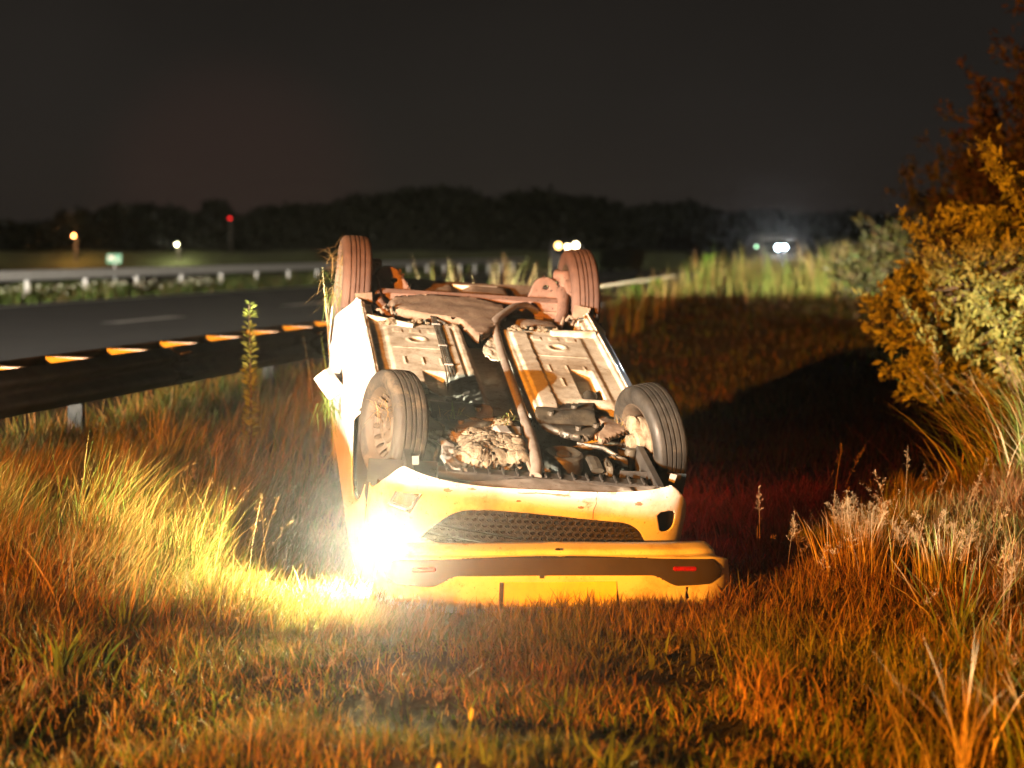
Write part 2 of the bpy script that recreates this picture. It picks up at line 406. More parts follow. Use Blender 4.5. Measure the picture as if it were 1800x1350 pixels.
V, F = wbeam(.46, -16, 95, .58, .89, .075); under(near, solid(mesh_from('rail_beam', V, F, GALVD, None, True), .004))
for k in range(-3, 12):
    s = -.9 + k * 4.0       # lapped joints with bolts
    V, F = wbeam(-.006, s, s + .32, .582, .888, -.078, .08); jo = under(near, solid(mesh_from('splice_joint', V, F, GALVD, None, True), .005))
    for z in (.64, .69, .78, .83):
        for d in (.06, .14, .22, .28):
            pt = Vector((*road_xy(s + d, -.088 if z in (.64, .83) else -.05), z)); nb = MB().lathe([(-.008, .001), (-.008, .013), (.012, .016)], 8, Matrix.Translation(pt) @ Matrix.Rotation(math.atan2(RN[1], RN[0]), 4, 'Z') @ Matrix.Rotation(math.pi, 4, 'Z')); b_ = nb.build('bolt', GALVD); b_.parent = jo; b_.matrix_parent_inverse = Matrix.Identity(4)
SP0 = -.58
for k in range(-8, 40):
    s = SP0 + k * 1.19
    # tapered spacer plate between the two beams, flange up at the road side
    q = MB(); x, y = road_xy(s, .23)
    V = []
    for (ds, dp, z) in ((-.04, .03, .872), (.04, .03, .872), (.10, .43, .885), (-.10, .43, .885)):
        V.append((*road_xy(s + ds, dp), z))
    for (ds, dp, z) in ((-.04, .03, .80), (.04, .03, .80), (.10, .43, .72), (-.10, .43, .72)):
        V.append((*road_xy(s + ds, dp), z))
    q.add(V, [(0, 1, 2, 3), (7, 6, 5, 4), (0, 4, 5, 1), (1, 5, 6, 2), (2, 6, 7, 3), (3, 7, 4, 0)])
    under(near, q.build('spacer', GALV))
    if k % 4 == 2:
        q = MB().box((*road_xy(s, .24), .42), (.06, .11, .78), RMAT); under(near, q.build('post', BLACKP))
far = empty('guard_rail', (*road_xy(20, 19.9), .1))
tag(far, 'pale steel guard rail on white posts along the far side of the road', 'guard rail')
V, F = wbeam(19.9, -30, 260, .70, 1.02, -.075, 1.0); under(far, solid(mesh_from('rail_beam', V, F, GALV, None, True), .004))
for k in range(-12, 46):
    s = 36.6 + k * 4.62 - .0
    under(far, MB().box((*road_xy(s, 20.02), .46), (.12, .12, .86), RMAT).build('post', GALV))

# ------------------------------------------------------------------ the overturned car
CARM = (Matrix.Translation((.047, 10.08, .777)) @ Matrix.Rotation(rad(8), 4, 'Z') @ Matrix.Rotation(rad(16), 4, 'X') @ Matrix.Rotation(rad(3.9), 4, 'Y'))
car = empty('overturned_car'); car.matrix_world = CARM
tag(car, 'white hatchback lying on its roof, muddy underside and wheels facing up', 'car')

# floor pan: relief of a pressed steel floor (v across, u rearwards, w up out of the underside)
def plat(x, a, b, e): return sm((x - a) / e) * sm((b - x) / e)
def floor_w(v, u):
    a = np.abs(v)
    w = -.024 + .012 * vnoise(v * 6, u * 5, 5) * .2
    w = w + .007 * plat(a, .19, .585, .03) * plat(u, .40, 1.60, .04)
    # pressed ribs
    for vc in (.30, .40, .50):
        w = w + .004 * plat(a, vc - .009, vc + .009, .006) * plat(u, .93, 1.06, .015)
        w = w + .003 * plat(a, vc - .03, vc + .03, .006) * plat(u, 1.47, 1.54, .01)
    w = w + .005 * plat(a, .33, .35, .006) * plat(u, .70, .84, .015)
    w = w + .004 * plat(u, 1.20, 1.215, .006) * plat(a, .25, .56, .02)
    r = np.sqrt(((a - .40) / .052) ** 2 + ((u - 1.36) / .055) ** 2)
    w = w + .004 * np.exp(-((r - 1) / .22) ** 2) - .008 * sm((.75 - r) / .2)
    # toe boards drop towards the engine bay
    w = w - .09 * sm((.52 - u) / .30) * sm((a - .26) / .05) * (1 - sm((a - .60) / .03))
    # foot wells
    w = w - .055 * plat(v, .405, .535, .022) * plat(u, .52, .985, .02)
    w = w - .055 * plat(v, -.42, -.285, .022) * plat(u, .40, .84, .03)
    # chassis rails either side of the tunnel
    wob = .006 * vnoise(u * 22, 0 * u, 8) + .004 * vnoise(u * 60, 0 * u, 4)
    w = np.maximum(w, -.060 + .058 * plat(v, -.252, -.132 + wob, .014)) if False else w
    w = w + (-.007 - w) * plat(v, -.255, -.128 + wob, .016) * plat(u, .36, 1.66, .05)
    w = w - .006 * plat(v, -.20, -.165, .015) * plat(u, .45, 1.6, .05)
    w = w + (-.010 - w) * plat(v, .150 + wob, .262 + wob * 1.5, .018) * plat(u, .20, 1.64, .06)
    # tunnel
    w = w - (.15 + w) * 1.0 * sm((.138 - a) / .085) * (u < 9)
    # sill flange
    w = w + (-.004 + .002 * vnoise(u * 14, v * 0, 2) - w) * sm((a - .652) / .006)
    w = w - .0035 * (np.sin(u * 40) > .93) * sm((a - .655) / .004)
    # seat pan step at the rear
    w = w - .10 * sm((u - 1.66) / .03) * (1 - sm((a - .60) / .02))
    w = w - .30 * sm((.26 - u) / .05) * (1 - sm((a - .64) / .02))
    return w + .0009 * fbm(v * 22, u * 22, 21, 2)
def build_floor():
    panel('floor_pan', -.679, .679, .20, 1.98, 290, 330, None, lambda v, u: (v, u, floor_w(v, u)), PRIMER, car, 0)
build_floor()

# body sides, with wheel arches cut out
def side_v(u, w):
    v = .80 - .118 * sm((w + .135) / .15) ** .8
    v = v - .215 * np.clip((-.72 - w) / .48, 0, 1)
    v = v - .07 * np.clip((.15 - u) / .75, 0, 1) ** 2 - .06 * np.clip((u - 2.2) / .75, 0, 1) ** 2
    v = v + .014 * np.exp(-((w + .33) / .03) ** 2) * (u > .4) * (u < 2.0)       # swage line
    for uc in (0.0, 2.385):
        r = np.hypot(u - uc, w + .07); v = v + .016 * np.exp(-((r - .35) / .03) ** 2)
    v = v - .007 * np.exp(-((u - .46) / .004) ** 2) - .007 * np.exp(-((u - 1.42) / .004) ** 2)
    return v + .006 * fbm(u * 3, w * 3, 14, 2)
def side_sdf(u, w):
    d = np.minimum(-.002 - w, w + 1.17)
    d = np.minimum(d, np.minimum(u + .60, 2.93 - u))
    for uc in (0.0, 2.385):
        d = np.minimum(d, np.hypot(u - uc, w + .07) - .335)
    # space of the front bumper and the missing rear bumper
    d = np.minimum(d, np.maximum(u + .30, -.41 - w))
    d = np.minimum(d, np.maximum(2.66 - u, -.42 - w))
    # window openings
    win = np.minimum(np.minimum(-.76 - w, w + 1.10), np.minimum(u - .55 - (-.76 - w) * .9, 2.55 - u))
    win = np.minimum(win, np.abs(u - 1.42) - .04)
    return np.minimum(d, -win)
for sgn in (-1, 1):
    panel('side_panel', -.61, 2.94, -1.18, .0, 300, 100, side_sdf, lambda u, w, q=sgn: (q * side_v(u, w), u, w), PAINT, car, .005)
    for (a, b) in ((.60, 1.37), (1.47, 2.5)):
        panel('side_window', a, b, -1.09, -.765, 8, 4, None, lambda u, w, q=sgn: (q * (side_v(u, w) - .02), u, w), GLASSD, car, .004)
    # sill flange strip with crimps
    q = MB()
    for i in range(40):
        u = .37 + i * .0415
        q.box((sgn * .681, u, -.008), (.006 + .003 * (i % 3 == 0), .036, .014 + .005 * random.random()), None, .002)
    q.build('sill_flange', PAINT2, car)
    # inner wheel houses
    for uc in (0.0, 2.385):
        V = []; F = []; n = 22
        for i in range(n + 1):
            an = math.pi * (1.0 + i / n) * 1.0
            rr = .345
            cu, cw = uc + rr * math.cos(an), -.07 + rr * math.sin(an)
            V += [(sgn * .785, cu, cw), (sgn * .45, cu, cw)]
        for i in range(n): F.append((2 * i, 2 * i + 1, 2 * i + 3, 2 * i + 2))
        mesh_from('wheel_house', V, F, BLACKP, car, True)
# roof, bonnet, tail and screens (mostly hidden in the grass)
panel('roof', -.58, .58, .75, 2.6, 12, 16, None, lambda v, u: (v, u, -1.17 - .03 * np.cos(v * 2) + .02 * fbm(v * 2, u * 2, 4)), PAINT, car, .006)
panel('bonnet', -.70, .70, -.60, .42, 20, 16, None, lambda v, u: (v * (1 - .06 * np.clip(-u, 0, 1)), u, -.47 - .20 * sm((u + .62) / 1.1) + .05 * (v / .7) ** 4), PAINT, car, .006)
panel('windscreen', -.66, .66, 0, 1, 10, 8, None, lambda v, t: (v * (1 - .15 * t), .42 + .36 * t, -.67 - .50 * t), GLASSD, car, .006)
panel('tailgate', -.66, .66, -1.12, -.24, 14, 12, None, lambda v, w: (v * (1 - .1 * np.clip(-w - .7, 0, 1)), 2.90 + .03 * np.cos(v) - .25 * np.clip(-.75 - w, 0, 1), w), PAINT, car, .006)
# dark cabin fill so that light does not leak through the shell
MB().box((0, 1.45, -.62), (1.30, 2.2, .78)).build('cabin_light_block', DARKIN, car)
# white mirror shell knocked out from the door
q = MB(); q.add(*(lambda b: (b.V, b.F))(MB().box((0, 0, 0), (.11, .13, .15), None, .03)))
mo = q.build('side_mirror', PAINT, car, True); mo.location = (-.872, 1.33, -.30); mo.rotation_euler = (rad(14), rad(-38), rad(10))
MB().box((-.82, 1.40, -.30), (.08, .06, .07), None, .01).build('mirror_arm', BLACKP, car)

# engine bay tub
q = MB()
q.box((0, -.15, -.40), (1.20, 1.0, .03)); q.box((0, .285, -.24), (1.25, .03, .36)); q.box((-.60, -.15, -.22), (.03, .9, .36)); q.box((.60, -.15, -.22), (.03, .9, .36)); q.box((0, -.60, -.26), (1.2, .03, .26))
q.build('engine_bay', BLACKP, car)
# rear underbody behind the seat pan
def rear_w(v, u):
    w = -.12 + .03 * plat(np.abs(v), .0, .35, .08) * plat(u, 2.35, 2.8, .08) + .012 * fbm(v * 5, u * 5, 33)
    w = w - .16 * sm((np.abs(v) - .52) / .05) * plat(u, 2.05, 2.72, .05)
    return w
panel('rear_floor', -.68, .68, 1.94, 2.90, 80, 60, None, lambda v, u: (v, u, rear_w(v, u)), MUDDY, car, 0)
MB().box((.10, 2.74, -.118), (.30, .05, .05), None, .012).build('rear_bumper_bar', pmat('bar_paint', (.70, .68, .62), (.55, .52, .45), 6, .5), car)

# fuel tank and its shield
tank = [(-.52, 1.93), (-.40, 1.80), (-.20, 1.745), (-.118, 1.71), (-.07, 1.52), (-.05, 1.43), (-.02, 1.47), (.06, 1.60), (.15, 1.83), (.20, 2.16), (-.45, 2.16)]
def polypanel(name, poly, wf, mat, thick=.03, n=46, m=46, smooth=True):
    P = np.array(poly); lo = P.min(0) - .005; hi = P.max(0) + .005
    return panel(name, lo[0], hi[0], lo[1], hi[1], n, m, lambda x, y: poly_sdf(x, y, P), lambda x, y: (x, y, wf(x, y)), mat, car, thick, smooth)
polypanel('fuel_tank', smooth_poly(tank, 1), lambda v, u: -.028 + .014 * np.cos((v + .15) * 4) * np.cos((u - 1.85) * 2.5) + .006 * fbm(v * 9, u * 9, 2), MUDDY, .05)
polypanel('heat_shield', smooth_poly([(.02, 1.49), (.07, 1.56), (.055, 1.30), (.05, 1.10), (-.03, 1.16), (-.04, 1.30)], 1), lambda v, u: -.035 + .012 * fbm(v * 25, u * 25, 6), PRIMER, .004, 30, 30)
q = MB(); q.blob((.36, 1.86, -.085), (.17, .15, .06), 4, .05); q.build('rear_muffler', MUDDY, car, True)
# torsion beam axle
q = MB()
q.prism([(2.17, -.105), (2.30, -.105), (2.30, -.012), (2.25, .002), (2.20, -.012), (2.19, -.060), (2.17, -.066)], -.575, .585, 'x')
q.build('rear_axle_beam', MUDREDLIT, car, False, None, .006)
q = MB().box((0, 2.163, -.062), (1.06, .006, .012)).box((.0, 2.163, -.10), (.9, .01, .014)); q.build('axle_flange', MUDDY, car)
for sg, poly, hole in ((-1, [(-.545, .082), (-.50, .098), (-.445, .089), (-.407, .044), (-.365, -.01), (-.310, -.085), (-.565, -.085), (-.585, .02)], (-.449, .012)),
                       (1, [(.36, -.085), (.385, -.03), (.405, .043), (.436, .082), (.489, .094), (.535, .075), (.565, .035), (.575, -.085)], (.486, .028))):
    poly = smooth_poly(poly, 2); P = np.array(poly)
    panel('spring_seat', P[:, 0].min() - .01, P[:, 0].max() + .01, -.10, .11, 40, 34, lambda x, w, P=P, h=hole: np.minimum(poly_sdf(x, w, P), np.hypot((x - h[0]) * .8, w - h[1]) - .016),
          lambda x, w: (x, 2.40 + .10 * np.cos((w + .08) * 6) * 0 + .05 * np.abs(w + .02) + 0 * x, w), MUDREDLIT, car, .035)
    q = MB()
    q.tube([(sg * .50, 1.95, -.09), (sg * .555, 2.12, -.05), (sg * .585, 2.30, .0), (sg * .60, 2.385, .01)], [.03, .034, .045, .05], 10, .8)
    q.tube([(sg * .545, 2.46, .09), (sg * .60, 2.43, .095), (sg * .62, 2.40, .03)], [.035, .05, .05], 10)
    q.tube([(sg * .56, 2.30, -.02), (sg * .60, 2.40, -.25)], .025, 8)
    q.build('trailing_arm', MUDREDLIT, car, True)
    MB().tube([(sg * .66, 1.62 if sg > 0 else 1.72, -.018), (sg * .40, 1.60, -.022)], .020 if sg < 0 else .03, 10).build('cross_tube', PRIMER, car, True)
    # flap of wheel-house liner standing up in front of the rear wheel
    q = MB(); q.box((sg * .655, 2.06, -.02), (.10, .006, .085), Matrix.Rotation(rad(8 * sg), 3, 'Y'), .002); q.build('mud_flap', MUDDY, car)
    # brake hoses, brackets
    q = MB()
    for i in range(6):
        a = (sg * (.50 + .03 * i), 1.84 + .025 * math.sin(i * 2.1), -.03 + .02 * math.sin(i * 1.3)); b = (a[0] + .03 * sg, a[1] + .05 * math.cos(i * 3.1), a[2] + .03 * math.sin(i + 1))
        q.tube([a, ((a[0] + b[0]) / 2, (a[1] + b[1]) / 2, max(a[2], b[2]) + .01), b], .009, 6)
    q.build('brake_hose', MUDDY, car, True)
# ragged mud and torn liner along the seat-pan step
q = MB()
for i in range(34):
    v = random.choice((-1, 1)) * random.uniform(.16, .60); d = random.uniform(.012, .03)
    q.blob((v, 1.64 + random.uniform(-.03, .05), -.012), (d, d * .8, d * .55), i, .5, 5)
tag(q.build('mud_clods', DRYMUD, car, False), kind='stuff')
# brake and fuel lines along the floor
q = MB()
for i, off in enumerate((-.287, -.277, -.268, -.259)):
    q.tube([(off, 1.83, -.004), (off + .003, 1.45, .0), (off - .004, 1.1, .0), (off - .010 + .006 * i, .80, -.004), (off - .01 + .012 * i, .62, -.06)], .0042, 6)
q.build('fuel_lines', BLACKM, car, True)
q = MB()
for u in (1.60, 1.22, .90): q.box((-.273, u, .002), (.048, .016, .012), None, .003)
q.build('line_clip', GREYP, car)
# exhaust pipe
q = MB(); q.tube([(.005, -.50, -.06), (.02, -.43, -.035), (.028, -.33, -.03), (.035, -.20, -.028), (.042, -.02, -.028), (.050, .25, -.03), (.056, .60, -.03), (.064, 1.15, -.03), (.076, 1.55, -.025), (.080, 1.68, -.015), (.095, 1.75, .0), (.135, 1.83, .005), (.24, 2.03, .005), (.33, 2.12, -.01), (.40, 2.18, -.06)],
                [.030, .030, .031, .033, .034, .024, .024, .024, .024, .026, .027, .025, .024, .026, .026], 12, .8)
q.build('exhaust_pipe', PIPE, car, True)
MB().box((.022, -.40, -.05), (.085, .10, .02), None, .006).build('exhaust_flange', MUDDY, car)
# front subframe, both halves
sub = [(.10, .312), (.19, .37), (.273, .441), (.388, .485), (.432, .60), (.457, .668), (.492, .64), (.484, .56), (.446, .42), (.422, .27), (.43, .14), (.395, .046), (.344, -.024), (.246, .002), (.128, .089)]
for sg in (1, -1):
    pl = smooth_poly([(sg * a, b) for a, b in sub], 2)
    polypanel('subframe', pl, lambda v, u: -.040 + .022 * np.exp(-((u - .30) / .055) ** 2) - .02 * np.exp(-((u - .17) / .035) ** 2) + .010 * np.exp(-((u - .07) / .05) ** 2) + .018 * np.exp(-((np.abs(v) - .45) / .03) ** 2 - ((u - .6) / .06) ** 2) + .004 * fbm(v * 12, u * 12, 8), BLACKM, .035)
    q = MB()
    for a, b in ((.33, .36), (.19, .25), (.40, .10), (.30, .05)): q.tube([(sg * a, b, -.03), (sg * a, b, .004)], .016, 8)
    q.build('bolt', BLACKM, car, False)
    # control arm, tie rod, driveshaft with boots, hub carrier, strut
    arm = smooth_poly([(sg * a, b) for a, b in [(.445, .40), (.50, .26), (.58, .235), (.69, .27), (.70, .17), (.60, .10), (.50, .03), (.41, -.06), (.385, -.01), (.45, .10), (.455, .20), (.43, .30)]], 2)
    polypanel('control_arm', arm, lambda v, u: -.035 - .06 * np.abs(v) * 0 + .012 * np.cos((u - .1) * 14) + .003 * fbm(v * 20, u * 20, 3), MUDDY, .03)
    q = MB(); q.tube([(sg * .38, .03, -.045), (sg * .52, .16, -.04), (sg * .67, .285, -.045)], [.02, .018, .02], 10); q.build('anti_roll_bar', MUDDY, car, True)
    q = MB(); q.tube([(sg * .20, -.06, -.10), (sg * .40, .02, -.085), (sg * .56, .105, -.08)], .018, 10); q.build('driveshaft', DRYMUD, car, True)
    pts = []; rr = []
    for i in range(15):
        t = i / 14; pts.append((sg * (.52 + .12 * t), .085 + .05 * t, -.082)); rr.append((.026 + .03 * t) * (1.12 if i % 2 else .90))
    MB().tube(pts, rr, 16).build('drive_boot', BLACKM, car, True)
    q = MB(); q.blob((sg * .63, .0, -.10), (.05, .09, .10), 11, .2, 10); q.build('hub_carrier', DRYMUD, car, True)
    q = MB(); q.tube([(sg * .56, -.06, -.06), (sg * .55, -.05, -.36)], .03, 10); q.build('strut', BLACKM, car, True)
# gearbox and sump caked in mud
def lump_w(v, u):
    base = -.085 + .035 * np.exp(-((v + .12) / .16) ** 2 - ((u + .05) / .2) ** 2)
    base = base + .030 * plat(v, -.30, -.02, .02) * plat(u, -.33, -.10, .02)
    stp = np.floor(fbm(v * 7, u * 7, 17, 3) * 7) / 7
    return base + .045 * stp + .02 * fbm(v * 22, u * 22, 5, 3)
polypanel('gearbox', [(-.315, .135), (-.201, .233), (-.063, .25), (-.03, .20), (-.035, -.03), (-.03, -.32), (-.231, -.367), (-.377, -.313), (-.35, -.20), (-.30, -.13), (-.34, -.02)], lump_w, DRYMUD, .09, 80, 90, False)
q = MB(); q.box((-.10, -.06, -.02), (.075, .11, .06), Matrix.Rotation(.15, 3, 'Z'), .012); q.box((-.035, -.03, -.03), (.07, .13, .05), Matrix.Rotation(-.1, 3, 'Z'), .01); q.build('gear_linkage', GREYP, car)
q = MB(); q.box((-.35, .055, -.03), (.17, .055, .02), Matrix.Rotation(.05, 3, 'Z'), .004); q.build('mount_bar', MUDDY, car)
polypanel('engine_mount', [(-.42, -.04), (-.38, -.07), (-.347, -.158), (-.31, -.36), (-.325, -.47), (-.40, -.45), (-.43, -.30), (-.41, -.16)], lambda v, u: -.07 - .12 * (v + .35) + .02 * fbm(v * 18, u * 18, 4), GREYP, .025)
q = MB()
for i in range(16):
    v = random.uniform(-.42, .0); u = random.uniform(-.30, .22); d = random.uniform(.015, .045)
    q.blob((v, u, -.06 + random.uniform(-.02, .02)), (d, d * random.uniform(.6, 1.3), d * .6), i + 50, .5, 6)
tag(q.build('mud_clods', DRYMUD, car, False), kind='stuff')
# black canister (oil sump) right of the pipe
M = Matrix.Translation((.195, -.17, -.13)) @ Matrix.Rotation(rad(-90), 4, 'Y')
q = MB(); q.lathe([(-.10, .105), (.03, .108), (.065, .10), (.075, .085), (.070, .06), (.060, .04), (.070, .03), (.07, .001)], 28, M); q.build('oil_sump', BLACKM, car, True)
q = MB()
q.tube([(.34, -.12, -.10), (.33, -.24, -.06), (.34, -.34, -.08)], .035, 8, .5); q.blob((.40, -.26, -.10), (.035, .09, .045), 31, .3, 9); q.blob((.47, -.14, -.11), (.07, .035, .04), 32, .3, 9)
q.blob((.52, -.32, -.14), (.08, .07, .04), 33, .35, 9)
q.build('pump_bracket', BLACKM, car)
q = MB()
for a in range(5):
    v = -.30 + .05 * a; q.tube([(v, -.22 + .03 * a, -.10), (v + .05, -.15, -.065), (v + .11, -.14, -.09)], .010, 7)
q.tube([(.30, .02, -.08), (.42, -.05, -.07), (.50, -.10, -.1)], .012, 7); q.tube([(-.5, .1, -.1), (-.42, -.1, -.09), (-.47, -.35, -.12)], .015, 7)
q.build('hose', BLACKM, car, True)
# radiator support with ribs, and the torn under-tray
q = MB(); q.box((.05, -.475, -.085), (1.02, .075, .045), Matrix.Rotation(-.06, 3, 'Z'), .006)
for i in range(15): q.box((-.42 + i * .068, -.445 - (i * .068) * .06 + .0, -.062), (.008, .075, .022))
q.build('radiator_support', BLACKP, car)
tray = [(-.349, -.575), (-.15, -.535), (.163, -.523), (.26, -.485), (.31, -.482), (.375, -.515), (.47, -.53), (.52, -.50), (.548, -.545), (.60, -.545), (.557, -.60), (.54, -.66), (.301, -.70), (-.10, -.70), (-.22, -.685)]
polypanel('under_tray', tray, lambda v, u: -.070 + .010 * np.cos(v * 9) + .01 * fbm(v * 7, u * 7, 3) + .012 * plat(v, .40, .47, .01) * plat(u, -.62, -.56, .01), GREYP, .006, 80, 34)

# front bumper ----------------------------------------------------------
def bump_curve(s):
    a = s * math.pi / 2; n = 4.0
    sn, cs = np.sin(a), np.cos(a)
    return .775 * np.sign(sn) * np.abs(sn) ** (2 / n), -.30 - .40 * np.abs(cs) ** (2 / n)
def bump_map(s, w, off=0.):
    v, u = bump_curve(s)
    back = .10 * np.clip((w + .09) / .13, 0, 1) ** 2 + .05 * np.clip((-.22 - w) / .2, 0, 1) ** 1.5
    k = 1 - .05 * np.clip((w + .09) / .13, 0, 1)
    return v * k, u + back - off + .004 * fbm(v * 3, w * 5, 8), w
def rrect(x, y, cx, cy, hx, hy, r):
    qx = np.abs(x - cx) - hx + r; qy = np.abs(y - cy) - hy + r
    return -(np.hypot(np.maximum(qx, 0), np.maximum(qy, 0)) + np.minimum(np.maximum(qx, qy), 0) - r)
INTAKE = smooth_poly([(-.56, -.375), (-.50, -.27), (-.40, -.18), (-.30, -.158), (-.05, -.165), (.32, -.190), (.43, -.195), (.50, -.235), (.545, -.31), (.57, -.375)], 2)
def bump_sdf(s, w):
    v, u = bump_curve(s)
    top = -.050 + .055 * (np.abs(v) / .70) ** 3 - .04 * np.clip(v, 0, 1) * (np.abs(v) / .7) ** 2 - 6.0 * np.clip(np.abs(v) - .655, 0, 1) ** 1.6
    d = np.minimum(top - w, w + .43)
    d = np.minimum(d, np.where(np.abs(s) > .6, np.hypot(u - .0, w + .07) - .345, 9))
    d = np.minimum(d, -poly_sdf(v, w, INTAKE) * 1.0)
    d = np.minimum(d, -poly_sdf(v, w, FOG_R)); d = np.minimum(d, -poly_sdf(v, w, FOG_L))
    return d
FOG_R = np.array(smooth_poly([(.578, -.150), (.665, -.145), (.682, -.175), (.680, -.235), (.655, -.258), (.610, -.255), (.598, -.215)], 1))
FOG_L = np.array([(-.675, -.118), (-.550, -.105), (-.600, -.215), (-.705, -.200)])
panel('front_bumper', -.97, .97, -.44, .02, 260, 90, bump_sdf, bump_map, PAINT2, car, .006)
# intake mesh: back panel, bars and hexagon cells
panel('intake_panel', -.75, .75, -.40, -.13, 40, 10, None, lambda s, w: bump_map(s, w, -.09), INSERT, car, .004)
q = MB()
cell = .036
for r in range(8):
    for c in range(34):
        x = -.58 + c * cell + (r % 2) * cell / 2; w = -.175 - r * cell * .80
        if poly_sdf(np.array(x), np.array(w), INTAKE) < -.02: continue
        u = float(bump_curve(np.array(math.asin(min(1, max(-1, x / .775)) ** 1 * 1) / (math.pi / 2)))[1]) + .055
        u = -.30 - .40 * (1 - min(1, abs(x / .775)) ** 4) ** (1 / 4) + .055
        hexa = [(x + cell * .56 * math.cos(math.pi / 6 + k * math.pi / 3), u, w + cell * .50 * math.sin(math.pi / 6 + k * math.pi / 3)) for k in range(6)]
        inn = [(x + cell * .43 * math.cos(math.pi / 6 + k * math.pi / 3), u - .002, w + cell * .37 * math.sin(math.pi / 6 + k * math.pi / 3)) for k in range(6)]
        deep = [(a, b + .03, c2) for a, b, c2 in inn]
        q.add(hexa + inn + deep, [(k, (k + 1) % 6, 6 + (k + 1) % 6, 6 + k) for k in range(6)] + [(6 + k, 6 + (k + 1) % 6, 12 + (k + 1) % 6, 12 + k) for k in range(6)])
q.build('intake_mesh', INSERT, car)
q = MB()
for (w0, w1, r) in ((-.262, -.315, .006), (-.315, -.36, .007)):
    q.tube([(-.50 + .42 * t, -.30 - .40 * (1 - (abs(-.50 + .42 * t) / .775) ** 4) ** (1 / 4) + .035, w0 + (w1 - w0) * t) for t in [i / 8 for i in range(9)]], r, 8)
q.build('trim_bar', CHROME, car, True)
M = Matrix.Translation((-.20, -.64, -.335)) @ Matrix.Rotation(rad(90), 4, 'Z')
MB().lathe([(-.004, .028), (.004, .03), (.008, .022), (.006, .018)], 20, M).build('tow_eye_cover', INSERT, car, True)
# fog lamp on one side, bare hole on the other
panel('fog_lamp_housing', -.70, -.54, -.21, -.10, 12, 8, lambda x, w: poly_sdf(x, w, FOG_L) + .006, lambda x, w: (x, -.30 - .40 * (1 - np.minimum(np.abs(x) / .775, .999) ** 4) ** (1 / 4) + .035 + .0 * w, w), CHROME, car, .004)
q = MB(); q.box((-.625, -.515, -.155), (.008, .03, .085), Matrix.Rotation(rad(20), 3, 'Y')); q.box((-.59, -.53, -.155), (.012, .03, .08), Matrix.Rotation(rad(20), 3, 'Y')); q.build('fog_lamp_bracket', GREYP, car)
q = MB(); q.box((.69, -.45, -.055), (.032, .005, .045), Matrix.Rotation(rad(10), 3, 'Y'), .002); q.build('bumper_tab', GREYP, car)
q = MB(); q.box((-.585, -.55, .012), (.032, .005, .045), Matrix.Rotation(rad(-6), 3, 'Y'), .002); q.build('bumper_tab', GREYP, car)
# crack and scrapes through the bumper skin
q = MB(); pts = [(.272, -.049), (.268, -.075), (.273, -.10), (.262, -.14), (.265, -.18)]
q.tube([(v, -.30 - .40 * (1 - (v / .775) ** 4) ** (1 / 4) - .002 + .10 * max(0, (w + .09) / .13) ** 2, w) for v, w in pts], .0035, 5); q.build('crack', BLACKP, car)
SCRAPE = pmat('bare_scrape', (.22, .16, .11), (.30, .24, .17), 40, .8)
for (v, w, a, b) in ((-.57, -.035, .030, .008), (-.44, -.075, .022, .010), (.20, -.125, .016, .007), (.48, -.10, .022, .010), (-.10, -.105, .012, .006), (.10, -.068, .04, .006), (-.33, -.06, .02, .005)):
    pts = [(v + a * math.cos(t) * random.uniform(.7, 1.25), w + b * math.sin(t) * random.uniform(.6, 1.3)) for t in [i * math.pi / 8 for i in range(16)]]
    vv = []
    for x, y in pts:
        u = -.30 - .40 * (1 - (abs(x) / .775) ** 4) ** (1 / 4) + .10 * max(0, (y + .09) / .13) ** 2 - .0045
        vv.append((x * (1 - .05 * max(0, (y + .09) / .13)), u, y))
    MB().add(vv, [tuple(range(16))]).build('scrape', SCRAPE, car)

# headlight: reflector bowl, lit bulb and lens, and the light it throws
HL = (-.700, -.535, -.420)
hl = empty('headlight', (0, 0, 0), car)
M = Matrix.Translation((HL[0], HL[1] + .06, HL[2])) @ Matrix.Rotation(rad(-90 - 18), 4, 'Z')
MB().lathe([(-.06, .02), (-.04, .055), (0, .085), (.045, .10)], 24, M).build('reflector', CHROME, hl, True)
M2 = Matrix.Translation((HL[0], HL[1] + .02, HL[2])) @ Matrix.Rotation(rad(-90 - 18), 4, 'Z')
MB().lathe([(.050, .001), (.046, .03), (.03, .06), (.0, .085), (-.02, .09)], 24, M2).build('lens', emat('lit_headlight_lens', (1, .86, .55), 60), hl, True)
wp = CARM @ Vector((HL[0] - .01, HL[1] - .10, HL[2] + .02))
hlamp = lamp('car_headlight_beam', 'SPOT', wp, 1150, (1, .80, .34), wp + Vector((-.75, -.62, -.10)), .05, 165, .5)
lamp('car_headlight_glow_spot', 'SPOT', wp, 6400, (1, .88, .58), wp + Vector((.05, -.95, .165)), .05, 26, .6)  # second spot aimed at the camera, added to widen the headlight's glow
# the tail lamp burns red on the far side
tl = MB().box((.70, 2.80, -.62), (.10, .08, .24), None, .02).build('tail_lamp', emat('lit_tail_lamp', (1, .03, .015), 2.5), car)
wp2 = CARM @ Vector((.86, 2.55, -.74)); lamp('tail_lamp_light', 'POINT', wp2, 45, (1, .03, .02), None, .04)
MB().box((-.70, 2.80, -.62), (.10, .08, .24), None, .02).build('tail_lamp', REDREF, car)

